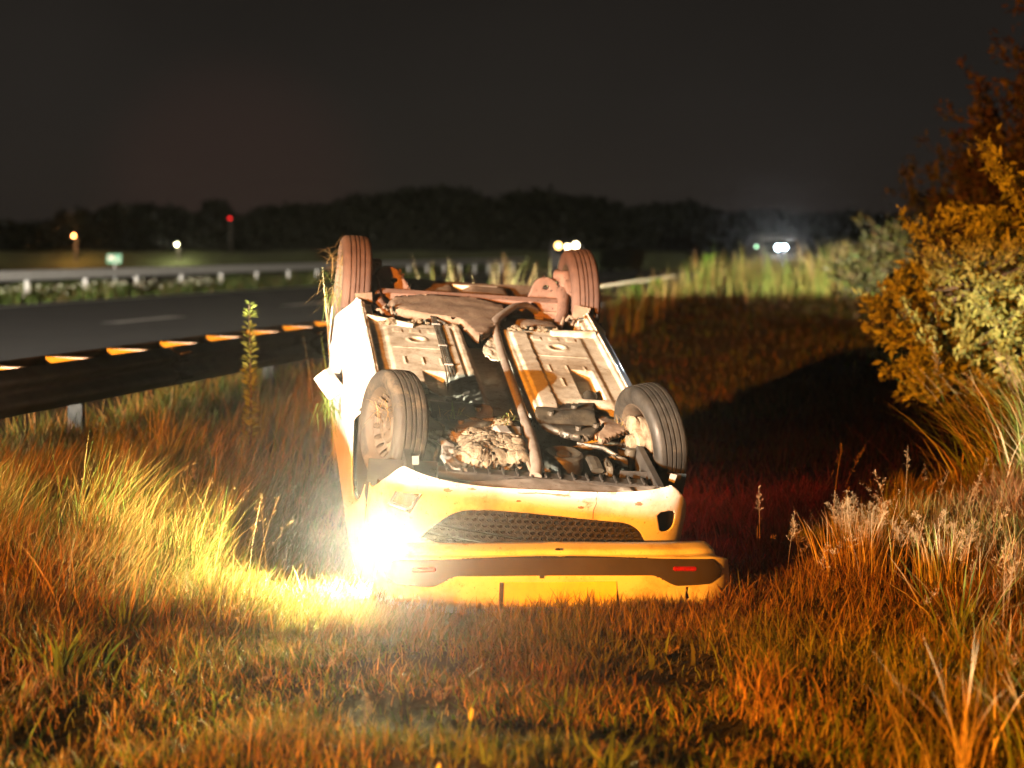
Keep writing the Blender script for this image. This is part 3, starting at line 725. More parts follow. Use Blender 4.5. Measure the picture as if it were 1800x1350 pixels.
# wheels ----------------------------------------------------------------
def tyre_mesh():
    R, hw = .278, .083
    prof = [(-.062, .180), (-.072, .186), (-.080, .200), (-.088, .225), (-.087, .245), (-.080, .262), (-.070, .271)]
    xs = [-.062, -.046, -.045, -.037, -.036, -.016, -.015, -.007, -.006, .016 - .010, .017 - .010, .025 - .010, .026 - .010, .036, .037, .045, .046, .062]
    for x in xs:
        g = any(abs(x - c) < .0045 for c in (-.041, -.011, .011, .041))
        crown = R - .9 * x * x
        prof.append((x, crown - (.009 if g else 0)))
    prof += [(.070, .271), (.080, .262), (.087, .245), (.088, .225), (.080, .200), (.072, .186), (.062, .180)]
    return MB().lathe(prof, 72, None, True)
TY = tyre_mesh()
def rim_parts(parent, flip):
    q = MB(); q.lathe([(-.075, .186), (-.070, .194), (-.060, .190), (-.058, .178), (-.03, .165), (.0, .160), (.04, .168), (.058, .178), (.060, .190), (.070, .194), (.075, .186), (.066, .176), (.04, .160), (0, .152), (-.05, .160), (-.066, .176)], 48, None, True)
    q.build('rim', RIM, parent, True)
    def sdf(sa, r):
        th = sa / .14; d = np.minimum(.172 - r, r - .004); k = 16; step = 2 * math.pi / k
        t = (th + step / 2) % step - step / 2
        e = 1 - np.sqrt((t * r / .0115) ** 2 + ((r - .140) / .019) ** 2); d = np.minimum(d, -e * .0115)
        for j in range(4):
            a = (th - j * math.pi / 2 + math.pi) % (2 * math.pi) - math.pi
            d = np.minimum(d, np.hypot(a * r, r - .05) - .007)
        return d
    def mp(sa, r):
        th = sa / .14; x = -.045 + .035 * sm((.165 - r) / .05) - .030 * sm((.105 - r) / .03) + .012 * sm((.045 - r) / .02)
        return x * flip, r * np.cos(th), r * np.sin(th)
    panel('wheel_disc', 0, 2 * math.pi * .14, .004, .173, 192, 40, sdf, mp, RIM, parent, .004)
def wheel(v, u, w, steer, camber, side, mat, drum):
    e = empty('wheel', (v, u, w), car)
    e.rotation_euler = (0, rad(camber), rad(steer)); e.rotation_mode = 'XYZ'
    TY.build('tyre', mat, e, True)
    rim_parts(e, -side)     # dished face outwards
    q = MB(); q.lathe([(-.03 * side, .001), (-.03 * side, .10), (-.085 * side, .10), (-.092 * side, .085), (-.092 * side, .03), (-.12 * side, .028), (-.12 * side, .001)], 28)
    if not drum:
        q = MB(); q.lathe([(-.035 * side, .001), (-.035 * side, .118), (-.052 * side, .118), (-.052 * side, .062), (-.085 * side, .058), (-.095 * side, .040), (-.125 * side, .036), (-.125 * side, .001)], 28)
        q.blob((-.075 * side, .05, .07), (.03, .06, .05), 6, .25, 8)
    q.build('brake_drum' if drum else 'brake_disc', DRYMUD if not drum else MUDREDLIT, e, True)
    return e
wheel(-.642, 0, -.025, 15, 4.5, -1, TYRE, False)
wheel(.665, 0, -.020, 15, -9, 1, TYREW, False)
wheel(-.697, 2.385, -.008, 1, 0, -1, TYRER, True)
wheel(.690, 2.385, .000, 2, -5, 1, TYRER, True)

# ------------------------------------------------------------------ the torn-off rear bumper lying in front of the car
rb = empty('rear_bumper', (.195, 9.08, .0)); rb.rotation_euler = (0, 0, rad(1.5))
tag(rb, 'torn-off white rear bumper with dark insert lying upside down in the grass', 'bumper')
def rb_map(s, z, off=0.):
    a = s * math.pi / 2; n = 3.0; sn, cs = np.sin(a), np.cos(a)
    inset = .052 * sm((z - .268) / .012) + .05 * np.clip((z - .30) / .06, 0, 1) ** 2
    hx = .835 - inset - .05 * np.clip((.06 - z) / .1, 0, 1)
    x = hx * np.sign(sn) * np.abs(sn) ** (2 / n)
    y = .40 - (.40 + off) * np.abs(cs) ** (2 / n)
    y = y + .030 * sm((z - .272) / .010) + .16 * np.clip((z - .300) / .05, 0, 1.2) ** 1.4 + .05 * np.clip((.16 - z) / .18, 0, 1) ** 1.5
    z2 = z - (.018 * np.clip((np.abs(x) / .75), 0, 1) ** 2 + .060 * np.clip((np.abs(s) - .55) / .43, 0, 1) ** 2) * sm((z - .08) / .16)
    return x, y, z2
def rb_sdf(s, z):
    d = np.minimum(.328 - .20 * np.clip((np.abs(s) - .66) / .30, 0, 1) ** 2 - z, z + .06)
    a = s * math.pi / 2; x = .805 * np.sign(np.sin(a)) * np.abs(np.sin(a)) ** (2 / 3.0)
    d = np.minimum(d, np.hypot(x - .012, (z - .318) * 1.2) - .010)
    d = np.minimum(d, -poly_sdf(x, z, np.array([(.58, .128), (.595, .128), (.59, .10), (.598, .07), (.584, .06), (.58, .09), (.584, .11)])))
    return d
panel('bumper_skin', -.98, .98, -.06, .36, 280, 96, rb_sdf, rb_map, PAINT2, rb, .005)
def ins_sdf(s, z):
    a = s * math.pi / 2; x = .805 * np.sign(np.sin(a)) * np.abs(np.sin(a)) ** (2 / 3.0); ax = np.abs(x)
    bot = .192 - .055 * sm((ax - .42) / .13)
    d = np.minimum(.276 - .012 * (ax / .7) ** 2 - z, z - bot)
    d2 = .748 - ax - .9 * np.abs(z - .205) ** 2 / .07
    return np.minimum(d, d2)
panel('dark_insert', -.98, .98, .12, .29, 280, 44, ins_sdf, lambda s, z: rb_map(s, z, .007), INSERT, rb, .008)
for sg in (-1, 1):
    q = MB(); q.box((0, 0, 0), (.115, .014, .021), None, .005)
    xx = .595; yy = .40 - .409 * (1 - (xx / .805) ** 3.0) ** (1 / 3.0); sl = (.40 - .409 * (1 - ((xx + .03) / .805) ** 3.0) ** (1 / 3.0) - yy) / .03
    r = q.build('reflector', REDREF, rb); r.location = (sg * xx, yy - .012, .212); r.rotation_euler = (0, rad(4 * sg), math.atan(sl) * sg)
def plate_map(x, z): return x, rb_map(np.arcsin(np.clip(x / .805, -1, 1)) / (math.pi / 2), z)[1] * 0 + .012 + .0 * z, z
q = MB(); q.box((.02, .0, .105), (.52, .006, .115), None, .002); pl = q.build('number_plate', PLATE, rb)
q = MB(); q.box((-.245, -.004, .10), (.018, .012, .12), Matrix.Rotation(.05, 3, 'Y'), .002); q.build('plate_bracket', BLACKP, rb)
q = MB(); q.box((-.06, -.006, .186), (.02, .012, .014), None, .002); q.build('clip', BLACKP, rb)
q = MB(); q.blob((.012, .008, .309), (.014, .012, .006), 3, .3, 6); q.build('tow_hole_plug', DARKIN, rb)

# ------------------------------------------------------------------ grass and plants
def blade_arrays(P, h, w, az, lean, col, seg=3, tipcol=None):
    n = len(P); d = np.stack([np.cos(az), np.sin(az), 0 * az], -1)
    ta = az + RNG.uniform(.6, 2.5, n); sd = np.stack([np.cos(ta), np.sin(ta), 0 * ta], -1)
    V = np.zeros((n, 2 * seg + 1, 3), np.float32); C = np.zeros((n, 2 * seg + 1, 3), np.float32)
    for k in range(seg + 1):
        t = k / seg
        c = P + d * (h * lean * t ** 1.8)[:, None]; c[:, 2] += h * (t - .32 * np.minimum(lean, 1.6) ** 2 * t * t * .8)
        cc = col * (1 - .0 * t) if tipcol is None else col * (1 - t * t) + tipcol * t * t
        if k < seg:
            ww = (w * (1 - .75 * t ** 1.6) / 2)[:, None] * sd
            V[:, 2 * k] = c - ww; V[:, 2 * k + 1] = c + ww; C[:, 2 * k] = cc; C[:, 2 * k + 1] = cc
        else: V[:, 2 * k] = c; C[:, 2 * k] = cc
    b = (np.arange(n) * (2 * seg + 1))[:, None]
    Q = np.concatenate([b + np.array([[2 * k, 2 * k + 1, 2 * k + 3, 2 * k + 2]]) for k in range(seg - 1)], 0) if seg > 1 else np.zeros((0, 4), int)
    T = b + np.array([[2 * seg - 2, 2 * seg - 1, 2 * seg]])
    return V.reshape(-1, 3), Q, T, C.reshape(-1, 3)
class Grass:
    def __init__(s): s.V = []; s.Q = []; s.T = []; s.C = []; s.n = 0
    def add(s, V, Q, T, C):
        s.V.append(V); s.Q.append(Q + s.n); s.T.append(T + s.n); s.C.append(C); s.n += len(V)
    def build(s, name, mat, parent=None):
        return mesh_from(name, np.concatenate(s.V), [np.concatenate(s.Q), np.concatenate(s.T)], mat, parent, False, np.concatenate(s.C))
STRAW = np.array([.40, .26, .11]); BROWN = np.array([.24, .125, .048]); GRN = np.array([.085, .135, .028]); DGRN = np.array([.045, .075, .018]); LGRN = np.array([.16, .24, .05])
def mixcol(n, pal, wts):
    pal = np.array(pal); i = RNG.choice(len(pal), n, p=np.array(wts) / sum(wts)); j = RNG.choice(len(pal), n, p=np.array(wts) / sum(wts))
    t = RNG.random(n)[:, None] * .5; return (pal[i] * (1 - t) + pal[j] * t) * RNG.uniform(.65, 1.3, n)[:, None]
CARI = CARM.inverted()
CI = np.array(CARI)
def under_car(X, Y):
    z = .1; v = CI[0, 0] * X + CI[0, 1] * Y + CI[0, 2] * z + CI[0, 3]; u = CI[1, 0] * X + CI[1, 1] * Y + CI[1, 2] * z + CI[1, 3]
    c = (np.abs(v) < .52) & (u > -.48) & (u < 2.6)
    bx = (X - .185); return c | ((np.abs(bx) < .74) & (Y > 9.12) & (Y < 9.9))
def scatter(n, x0, x1, y0, y1, frust=True, margin=1.5):
    X = RNG.uniform(x0, x1, n); Y = RNG.uniform(y0, y1, n)
    k = ~under_car(X, Y)
    if frust: k &= np.abs(X) < Y * .262 + margin
    return X[k], Y[k]
G = Grass()
def patchy(X, Y, sc, seed): return fbm(X * sc, Y * sc, seed, 3)
def field(n, x0, x1, y0, y1, hf, wf, pal, wts, lean=(.15, .7), seg=3, wind=None, clump=1.2, dens=None, tip=None, margin=1.5):
    X, Y = scatter(n, x0, x1, y0, y1, True, margin)
    keep = RNG.random(len(X)) < np.clip(.50 + 1.5 * clump * patchy(X, Y, 2.6, 40), .05, 1)
    p, s = ps(X, Y); keep &= p < -.05
    if dens is not None: keep &= RNG.random(len(X)) < dens(X, Y)
    X, Y = X[keep], Y[keep]; n = len(X)
    P = np.stack([X, Y, ground_z(X, Y) - .01], -1); h = hf(X, Y) * RNG.uniform(.45, 1.3, n) * (1 + .55 * patchy(X, Y, 3.3, 61)); w = wf * RNG.uniform(.6, 1.4, n) * (1 + .0 * Y)
    az = RNG.uniform(0, 6.283, n)
    if wind is not None:
        az = np.where(RNG.random(n) < .6, wind + RNG.normal(0, .6, n), az)
    col = mixcol(n, pal, wts)
    gm = sm(patchy(X, Y, 1.1, 55) * 2.2 + .38)[:, None] * RNG.uniform(.2, .85, (n, 1)); col = col * (1 - gm) + np.array([.13, .17, .035]) * gm * RNG.uniform(.6, 1.4, (n, 1))
    g = sm(patchy(X, Y, .9, 77) * 1.6 + .5)[:, None]; col = col * (.82 + .36 * g) * np.array([1, 1, 1]) + np.array([-.03, .02, 0]) * (g - .5)
    G.add(*blade_arrays(P, h, w, az, RNG.uniform(lean[0], lean[1], n), np.clip(col, .005, .8), seg, tip))
# mown foreground
low = lambda X, Y: .06 + .05 * sm(patchy(X, Y, 1.4, 5) + .5) + .16 * sm((np.abs(X - .4) - 1.2) / 1.6) * sm((Y - 6.2) / 2.5)
field(230000, -4, 4, 4.6, 9.6, low, .0050, [STRAW, BROWN, GRN, LGRN], [.34, .24, .28, .14], (.15, 1.1), 3)
field(24000, -4, 4, 4.6, 9.6, lambda X, Y: .06 + .05 * sm(patchy(X, Y, 1.1, 15) + .5), .014, [GRN, LGRN, DGRN, BROWN], [.5, .2, .2, .1], (.4, 1.3), 3, clump=2.2)
field(16000, -.75, 1.25, 8.55, 9.12, lambda X, Y: .12 + .05 * patchy(X, Y, 3, 9), .0055, [STRAW, BROWN, GRN], [.4, .35, .25], (.15, .9), 3, clump=.6)
# left: tall rank grass
def hl_(X, Y): return .12 + .28 * sm((-X - 1.0) / 1.2) + .10 * patchy(X, Y, 1.3, 8)
field(120000, -4.6, -.3, 8.4, 13.5, hl_, .0060, [STRAW, BROWN, GRN, LGRN], [.4, .25, .28, .07], (.15, .8), 4, wind=.3)
field(22000, -2.9, -1.45, 9.2, 10.8, lambda X, Y: .36 + .1 * patchy(X, Y, 1.3, 8), .0055, [STRAW, LGRN, GRN], [.55, .25, .2], (.1, .6), 4, wind=.5)
field(30000, -5.2, -1.2, 11.5, 30, lambda X, Y: .42 + .12 * patchy(X, Y, 1.3, 8), .0075, [STRAW, BROWN, GRN], [.4, .35, .25], (.1, .6), 3, wind=.4)
# right
field(80000, .8, 4.8, 7.0, 13.0, lambda X, Y: .14 + .09 * sm((X - 1.2) / .8) + .09 * patchy(X, Y, 1.5, 18), .0060, [STRAW, BROWN, GRN, DGRN], [.33, .42, .17, .08], (.15, .8), 4)
field(60000, -.5, 6.2, 11.5, 22, lambda X, Y: .16 + .06 * patchy(X, Y, 1.5, 18), .0085, [BROWN, GRN, DGRN, STRAW], [.35, .35, .2, .1], (.2, .9), 3)
# bank, with shade put into its darkened blade colours, and its crest
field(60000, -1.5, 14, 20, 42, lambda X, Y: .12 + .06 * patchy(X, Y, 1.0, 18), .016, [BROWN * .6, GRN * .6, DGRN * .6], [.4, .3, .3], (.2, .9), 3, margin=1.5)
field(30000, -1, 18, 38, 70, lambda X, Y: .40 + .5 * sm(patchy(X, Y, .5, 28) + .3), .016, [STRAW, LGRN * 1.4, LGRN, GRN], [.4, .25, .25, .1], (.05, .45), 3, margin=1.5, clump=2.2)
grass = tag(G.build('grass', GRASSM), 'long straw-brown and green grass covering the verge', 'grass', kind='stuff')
# far verge beyond the road
G = Grass()
n = 26000; s = RNG.uniform(-2, 95, n); p = RNG.uniform(17.9, 22.5, n); X, Y = road_xy(s, p)
k = np.abs(X) < Y * .262 + 2; X, Y, p = X[k], Y[k], p[k]; n = len(X)
hh = (.22 + .35 * sm(patchy(X, Y, .5, 3) + .4)) * RNG.uniform(.5, 1.2, n)
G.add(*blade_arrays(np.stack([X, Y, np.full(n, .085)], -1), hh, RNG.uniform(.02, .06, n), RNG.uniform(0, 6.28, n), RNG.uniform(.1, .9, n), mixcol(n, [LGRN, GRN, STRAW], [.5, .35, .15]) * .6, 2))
# white flower heads in the far verge
n = 500; s = RNG.uniform(10, 60, n); p = RNG.uniform(18.2, 19.6, n); X, Y = road_xy(s, p)
G.add(*blade_arrays(np.stack([X, Y, RNG.uniform(.3, .6, n)], -1), np.full(n, .05), np.full(n, .09), RNG.uniform(0, 6.28, n), np.full(n, .5), np.tile(np.array([.6, .6, .45]), (n, 1)), 2))
# tall pale grass along the rail far behind the car
n = 3000; s = RNG.uniform(17, 60, n); p = -RNG.uniform(.12, 2.0, n); X, Y = road_xy(s, p); keep = RNG.random(n) < np.clip(.5 + 1.6 * patchy(X, Y, 1.3, 91), .1, 1); X, Y = X[keep], Y[keep]; n = len(X)
G.add(*blade_arrays(np.stack([X, Y, ground_z(X, Y)], -1), RNG.uniform(.3, .95, n), RNG.uniform(.010, .024, n), RNG.uniform(0, 6.28, n), RNG.uniform(.03, .4, n), mixcol(n, [STRAW * 1.1, LGRN, GRN], [.5, .35, .15]), 3))
# strip on the road side of the near rail
n = 30000; s = RNG.uniform(-3, 60, n); p = RNG.uniform(.02, .72, n); X, Y = road_xy(s, p)
G.add(*blade_arrays(np.stack([X, Y, np.full(n, .09)], -1), RNG.uniform(.18, .5, n) * (.7 + .6 * sm(patchy(X, Y, 1, 3) + .4)), RNG.uniform(.008, .02, n), RNG.uniform(0, 6.28, n), RNG.uniform(.1, .8, n), mixcol(n, [LGRN, GRN, STRAW], [.4, .35, .25]), 2))
tag(G.build('roadside_grass', GRASSM), 'green grass growing along the edges of the road', 'grass', kind='stuff')

# panicle: stalk with a fine seed head
def panicle(Gx, P, h, az, lean, col, spread=.05, nsp=26, w=.003):
    d = np.array([math.cos(az), math.sin(az), 0])
    f = lambda t: np.array(P) + d * h * lean * t ** 1.8 + np.array([0, 0, h * (t - .2 * lean * t * t)])
    m = 6; V = []; sdv = np.array([-d[1], d[0], 0])
    for i in range(m + 1):
        c = f(i / m); ww = w * (1 - .6 * i / m) / 2; V += [c - sdv * ww, c + sdv * ww]
    Q = np.array([[2 * i, 2 * i + 1, 2 * i + 3, 2 * i + 2] for i in range(m)]); C = np.tile(col, (len(V), 1)); Gx.add(np.array(V), Q, np.zeros((0, 3), int), C)
    V = []; T = []
    for i in range(nsp):
        t = random.uniform(.72, 1.0); c = f(t); q = np.array([random.gauss(0, 1), random.gauss(0, 1), random.uniform(.2, 1.4)]); q /= np.linalg.norm(q)
        r = spread * (1.15 - t) / .43 * random.uniform(.4, 1); e = c + q * r; o = np.cross(q, [random.random(), random.random(), .3]); o = o / (np.linalg.norm(o) + 1e-6)
        b = len(V); V += [c, e - o * .0008 - q * .003, e + o * .0008 - q * .003, e + q * .006, e + o * .0018 + q * .001, e - o * .0018 + q * .001]
        T += [(b, b + 1, b + 2), (b + 3, b + 5, b + 4), (b + 4, b + 5, b + 1)]
    Gx.add(np.array(V), np.zeros((0, 4), int), np.array(T), np.tile(col * 1.1, (len(V), 1)))
def gz(x, y): return float(ground_z(np.array(x), np.array(y)))
Gp = Grass()
for i in range(330):
    if i < 170: x, y = random.uniform(-3.4, -.9), random.uniform(8.8, 12.6)
    elif i < 290: x, y = random.uniform(1.1, 3.6), random.uniform(7.2, 12)
    else: x, y = random.uniform(-2, 2.6), random.uniform(5.6, 8.4)
    if abs(x) > y * .262 + .6 or under_car(np.array([x]), np.array([y]))[0]: continue
    h = random.uniform(.32, .62) if i < 290 else random.uniform(.18, .3)
    panicle(Gp, (x, y, gz(x, y)), h, random.gauss(.4, 1.0), random.uniform(.1, .7), np.array([.32, .21, .10]) * random.uniform(.6, 1.2), .035, 22, .0028)
tag(Gp.build('seeding_grass', GRASSM), 'thin dry seed stalks standing above the grass', 'grass', kind='stuff')

def clump(name, loc, n, h, w, spread, pal, wts, lean, label, cat, group=None, pan=0, wind=None, seg=4, outward=True):
    e = empty(name, loc); tag(e, label, cat, group); g = Grass()
    r = np.abs(RNG.normal(0, spread, n)); a = RNG.uniform(0, 6.283, n)
    P = np.stack([r * np.cos(a), r * np.sin(a), np.zeros(n)], -1)
    P[:, 2] = ground_z(P[:, 0] + loc[0], P[:, 1] + loc[1]) - loc[2] if loc[2] < .6 else 0
    az = a + RNG.normal(0, .5, n) if wind is None else wind + RNG.normal(0, .5, n)
    g.add(*blade_arrays(P, h * RNG.uniform(.5, 1.15, n), w * RNG.uniform(.6, 1.3, n), az, RNG.uniform(*lean, n), mixcol(n, pal, wts), seg))
    tag(g.build('blades', GRASSM, e), kind='stuff')
    if pan:
        g2 = Grass()
        for i in range(pan):
            a = random.uniform(0, 6.28); r = abs(random.gauss(0, spread))
            panicle(g2, (r * math.cos(a), r * math.sin(a), 0), h * random.uniform(.95, 1.35), a, random.uniform(.05, .45), np.array([.30, .22, .12]) * random.uniform(.6, 1.15), .05, 60, .003)
        tag(g2.build('seed_heads', GRASSM, e), kind='stuff')
    return e
def gclump(name, x, y, *a, **k): return clump(name, (x, y, gz(x, y)), *a, **k)
PALE = np.array([.52, .44, .27])
gclump('grass_clump', 1.72, 9.9, 260, .40, .006, .17, [STRAW, PALE, BROWN], [.4, .3, .3], (.05, .5), 'pale seeding grass clump right of the fallen bumper, lit at its tips', 'grass clump', pan=18)
gclump('grass_clump', 2.05, 9.55, 160, .36, .006, .12, [STRAW, PALE, LGRN], [.4, .3, .3], (.05, .5), 'smaller seeding grass clump just right of the tall pale one', 'grass clump', pan=12)
gclump('grass_clump', 1.86, 8.35, 70, .36, .010, .07, [LGRN, GRN, PALE], [.6, .2, .2], (.2, 1.0), 'small bright green grass tuft among brown grass at right', 'grass clump')
gclump('grass_clump', 1.42, 6.25, 40, .44, .0065, .16, [PALE, STRAW], [.6, .4], (.1, .8), 'broken pale straw stalks standing in the foreground at right', 'grass clump')
gclump('grass_clump', 1.72, 6.35, 150, .36, .009, .13, [LGRN, GRN, PALE], [.5, .25, .25], (.2, .9), 'broad green grass clump in the bottom right corner', 'grass clump')
gclump('grass_clump', 3.55, 13.2, 1500, .75, .010, .30, [LGRN, PALE, GRN, STRAW], [.4, .2, .25, .15], (.3, 1.1), 'tall overhanging green grass below the leafy shrub', 'grass clump', pan=16)
gclump('grass_clump', -1.72, 7.6, 60, .20, .014, .10, [LGRN, GRN], [.6, .4], (.2, .9), 'broad-leaved green tuft at the left edge of the foreground', 'grass clump')
gclump('grass_clump', .30, 6.15, 26, .17, .022, .03, [LGRN, GRN], [.5, .5], (.4, 1.1), 'low green leaf rosette in the foreground below the bumper', 'weed')
gclump('grass_clump', -1.62, 8.35, 40, .18, .016, .06, [LGRN, GRN], [.6, .4], (.2, .9), 'small leafy green weed in dark hollow at left', 'weed')
# tufts torn out and stuck on the car
def stuck(px, n, h, w, spread, pal, wts, lean, label, wind=None):
    p = CARM @ Vector(px); e = clump('torn_grass_tuft', tuple(p), n, h, w, spread, pal, wts, lean, label, 'grass tuft', 'torn grass stuck on the car', wind=wind)
    return e
def tuft3(cp, n, L, w, pal, wts, label, bias=(0, 0, 0), spread=.02):
    """blades pointing every way, stuck at a point in car space"""
    p = CARM @ Vector(cp); e = empty('torn_grass_tuft', p); tag(e, label, 'grass tuft', 'torn grass stuck on the car')
    g = Grass(); col = mixcol(n, pal, wts); V = []; Q = []; T = []; C = []
    for i in range(n):
        d = np.array([random.gauss(0, 1), random.gauss(0, 1), random.gauss(0, 1)]) * .7 + np.array(bias); d /= np.linalg.norm(d)
        o = np.cross(d, [0, .3, 1]); o /= np.linalg.norm(o) + 1e-6; l = L * random.uniform(.4, 1.1); b = len(V); sg = np.array([random.gauss(0, spread) for _ in range(3)])
        for t in (0, .5, 1):
            c = sg + d * l * t + np.array([0, 0, -.25 * l * t * t]); ww = w * (1 - .7 * t) / 2
            V += [c - o * ww, c + o * ww]
        Q += [(b, b + 1, b + 3, b + 2), (b + 2, b + 3, b + 5, b + 4)]; C += [col[i]] * 6
    g.add(np.array(V), np.array(Q), np.zeros((0, 3), int), np.array(C)); tag(g.build('blades', GRASSM, e), kind='stuff'); return e
tuft3((-.80, 2.33, .13), 110, .13, .0035, [STRAW, BROWN], [.7, .3], 'dry straw tangled on the tread edge of the raised rear wheel by the road', (-.6, -.3, 0), .035)
tuft3((-.80, 2.30, -.05), 70, .16, .0035, [STRAW, LGRN], [.7, .3], 'straw hanging from the rear wheel arch by the road', (-.3, -.3, -.7), .04)
tuft3((.80, .03, -.01), 60, .15, .006, [LGRN, GRN], [.8, .2], 'green grass tuft sticking out of the front tyre away from the road', (.9, -.2, .1), .015)
tuft3((-.87, 1.30, -.40), 60, .14, .007, [LGRN, GRN], [.7, .3], 'green grass hanging under the white mirror', (0, -.2, -1.0), .03)
tuft3((-.72, -.10, .10), 60, .10, .003, [STRAW], [1], 'straw packed in the rim of the steered front wheel by the road', (-.1, -.4, .1), .03)
tuft3((.56, .14, -.01), 50, .10, .004, [STRAW, LGRN], [.6, .4], 'straw wrapped round the front driveshaft away from the road', (-.3, -.1, .3), .03)
tuft3((-.33, .08, -.01), 40, .08, .004, [LGRN, STRAW], [.5, .5], 'grass bits lying on the mud-caked engine mount', (-.2, 0, .4), .03)
tuft3((-.06, .09, .0), 40, .06, .004, [LGRN, STRAW], [.6, .4], 'grass wisps on the gearbox beside the exhaust pipe', (0, 0, .3), .025)

# leaves -----------------------------------------------------------------
def leaf_arrays(P, D, N, L, W, col):
    """folded pointed leaves: base P, direction D, normal N"""
    n = len(P); S = np.cross(D, N); S /= np.linalg.norm(S, axis=1)[:, None] + 1e-9; L = L[:, None]; W = W[:, None]
    V = np.stack([P, P + D * L * .45 - S * W * .5 + N * W * .12, P + D * L * .45, P + D * L * .45 + S * W * .5 + N * W * .12, P + D * L - N * L * .10], 1)
    b = (np.arange(n) * 5)[:, None]
    T = np.concatenate([b + np.array([[0, 2, 1]]), b + np.array([[0, 3, 2]]), b + np.array([[1, 2, 4]]), b + np.array([[2, 3, 4]])])
    return V.reshape(-1, 3), np.zeros((0, 4), int), T, np.repeat(col, 5, 0)
def unit(a): return a / (np.linalg.norm(a, axis=-1, keepdims=True) + 1e-9)
def limb(q, a, b, r0, r1, n=6, wob=.1):
    a = Vector(a); b = Vector(b); pts = []; L = (b - a).length
    for i in range(n + 1):
        t = i / n; p = a.lerp(b, t) + Vector((random.gauss(0, wob), random.gauss(0, wob), 0)) * L * .12 * math.sin(math.pi * t); pts.append(p)
    q.tube(pts, [r0 + (r1 - r0) * i / n for i in range(n + 1)], 6); return pts
def shrub(name, base, lobes, nleaf, L, label, cat, col, ntwig=60, nbig=0, part='crown'):
    """lobes: (dx,dy,dz,rx,ry,rz) ellipsoids about base that carry twigs with leaves"""
    e = empty(name, base); tag(e, label, cat); br = MB(); g = Grass()
    vol = np.array([l[3] * l[4] * l[5] for l in lobes]) ** .7; cnt = (vol / vol.sum() * ntwig).astype(int) + 1
    per = max(4, int(nleaf / cnt.sum()))
    big = []
    for l, c in zip(lobes, cnt):
        cen = Vector(l[:3])
        st = limb(br, (random.uniform(-.15, .15), random.uniform(-.15, .15), 0), cen, .035, .014)
        for _ in range(c):
            q = unit(np.random.default_rng(random.randrange(1 << 30)).normal(0, 1, 3)); q[2] = q[2] * .9 + .15
            r = random.uniform(.5, 1.05) ** .8 if random.random() < .72 else random.uniform(1.0, 1.38)
            tip = np.array(l[:3]) + q * r * np.array(l[3:]); tip[2] += .10 * max(0, r - .9) * 4 * l[5]
            if tip[2] < .12: continue
            root = np.array(cen) + (tip - np.array(cen)) * random.uniform(.1, .45)
            limb(br, tuple(root), tuple(tip), .008, .003, 4)
            d = unit(tip - root); n = per
            t = RNG.uniform(.25, 1.06, n); P = root + (tip - root) * t[:, None] + RNG.normal(0, L * .35, (n, 3))
            D = unit(d * .7 + RNG.normal(0, .75, (n, 3)) + np.array([0, 0, .25])); N = unit(RNG.normal(0, 1, (n, 3)) + np.array([-.2, -.2, .5]))
            cc = np.array(col) * RNG.uniform(.6, 1.35, (n, 1)) + RNG.normal(0, .008, (n, 3)); LL = L * RNG.uniform(.45, 1.35, n)
            g.add(*leaf_arrays(P, D, N, LL, LL * RNG.uniform(.32, .48, n), np.clip(cc, .01, .6)))
            if nbig: big.append((tip, d))
    br.build('trunk', BARK, e, True); g.build(part, LEAF, e)
    if nbig:
        n = 1; meshes = []
        for k in range(4):
            gg = Grass(); cc = np.clip(np.array([col]) * (0.85 + .18 * k), .01, .6)
            gg.add(*leaf_arrays(np.zeros((1, 3)), np.array([[1., 0, 0]]), np.array([[0, 0, 1.]]), np.array([1.]), np.array([.42]), cc))
            o = gg.build('leaf', LEAF, e); meshes.append(o.data); bpy.data.objects.remove(o)
        random.shuffle(big)
        for k in range(nbig):
            tip, d = big[k % len(big)]
            o = bpy.data.objects.new('leaf', random.choice(meshes)); COL.objects.link(o); o.parent = e
            q = Vector(unit(d + RNG.normal(0, .6, 3))); o.location = Vector(tip) + Vector(RNG.normal(0, L * .6, 3)); o.rotation_euler = (random.uniform(0, 6.28), random.uniform(-1.2, .3), random.uniform(0, 6.28)); o.scale = [L * random.uniform(.9, 1.35)] * 3
    return e
SH = (.29, .31, .085)
b = (4.05, 16.6, gz(4.05, 16.6))
shrub('leafy_shrub', b, [(-.55, -.3, .55, .55, .7, .5), (-.25, 0, 1.1, .65, .8, .55), (.25, -.2, 1.65, .75, .8, .60), (.9, -.5, 1.25, .7, .8, .7), (1.0, -.7, .6, .6, .7, .5), (.2, -.5, .6, .7, .8, .5), (.95, .1, 1.9, .6, .7, .5), (-.75, .3, .9, .35, .5, .4), (-.55, -.9, .35, .5, .5, .35), (.1, -1.1, .35, .6, .5, .35)],
      30000, .078, 'dense willow-like shrub with pale and orange-lit leaves beside the ditch', 'shrub', SH, 520, 240)
b = (4.35, 13.9, gz(4.35, 13.9))
shrub('leafy_shrub', b, [(.0, 0, .75, .42, .5, .45), (.35, -.1, 1.15, .45, .5, .45), (.3, .1, .5, .5, .5, .4)], 4200, .085, 'nearer pale-leaved shrub at the right edge above the tall grass', 'shrub', (.22, .27, .10), 150, 40)
b = (7.4, 25, gz(7.4, 25))
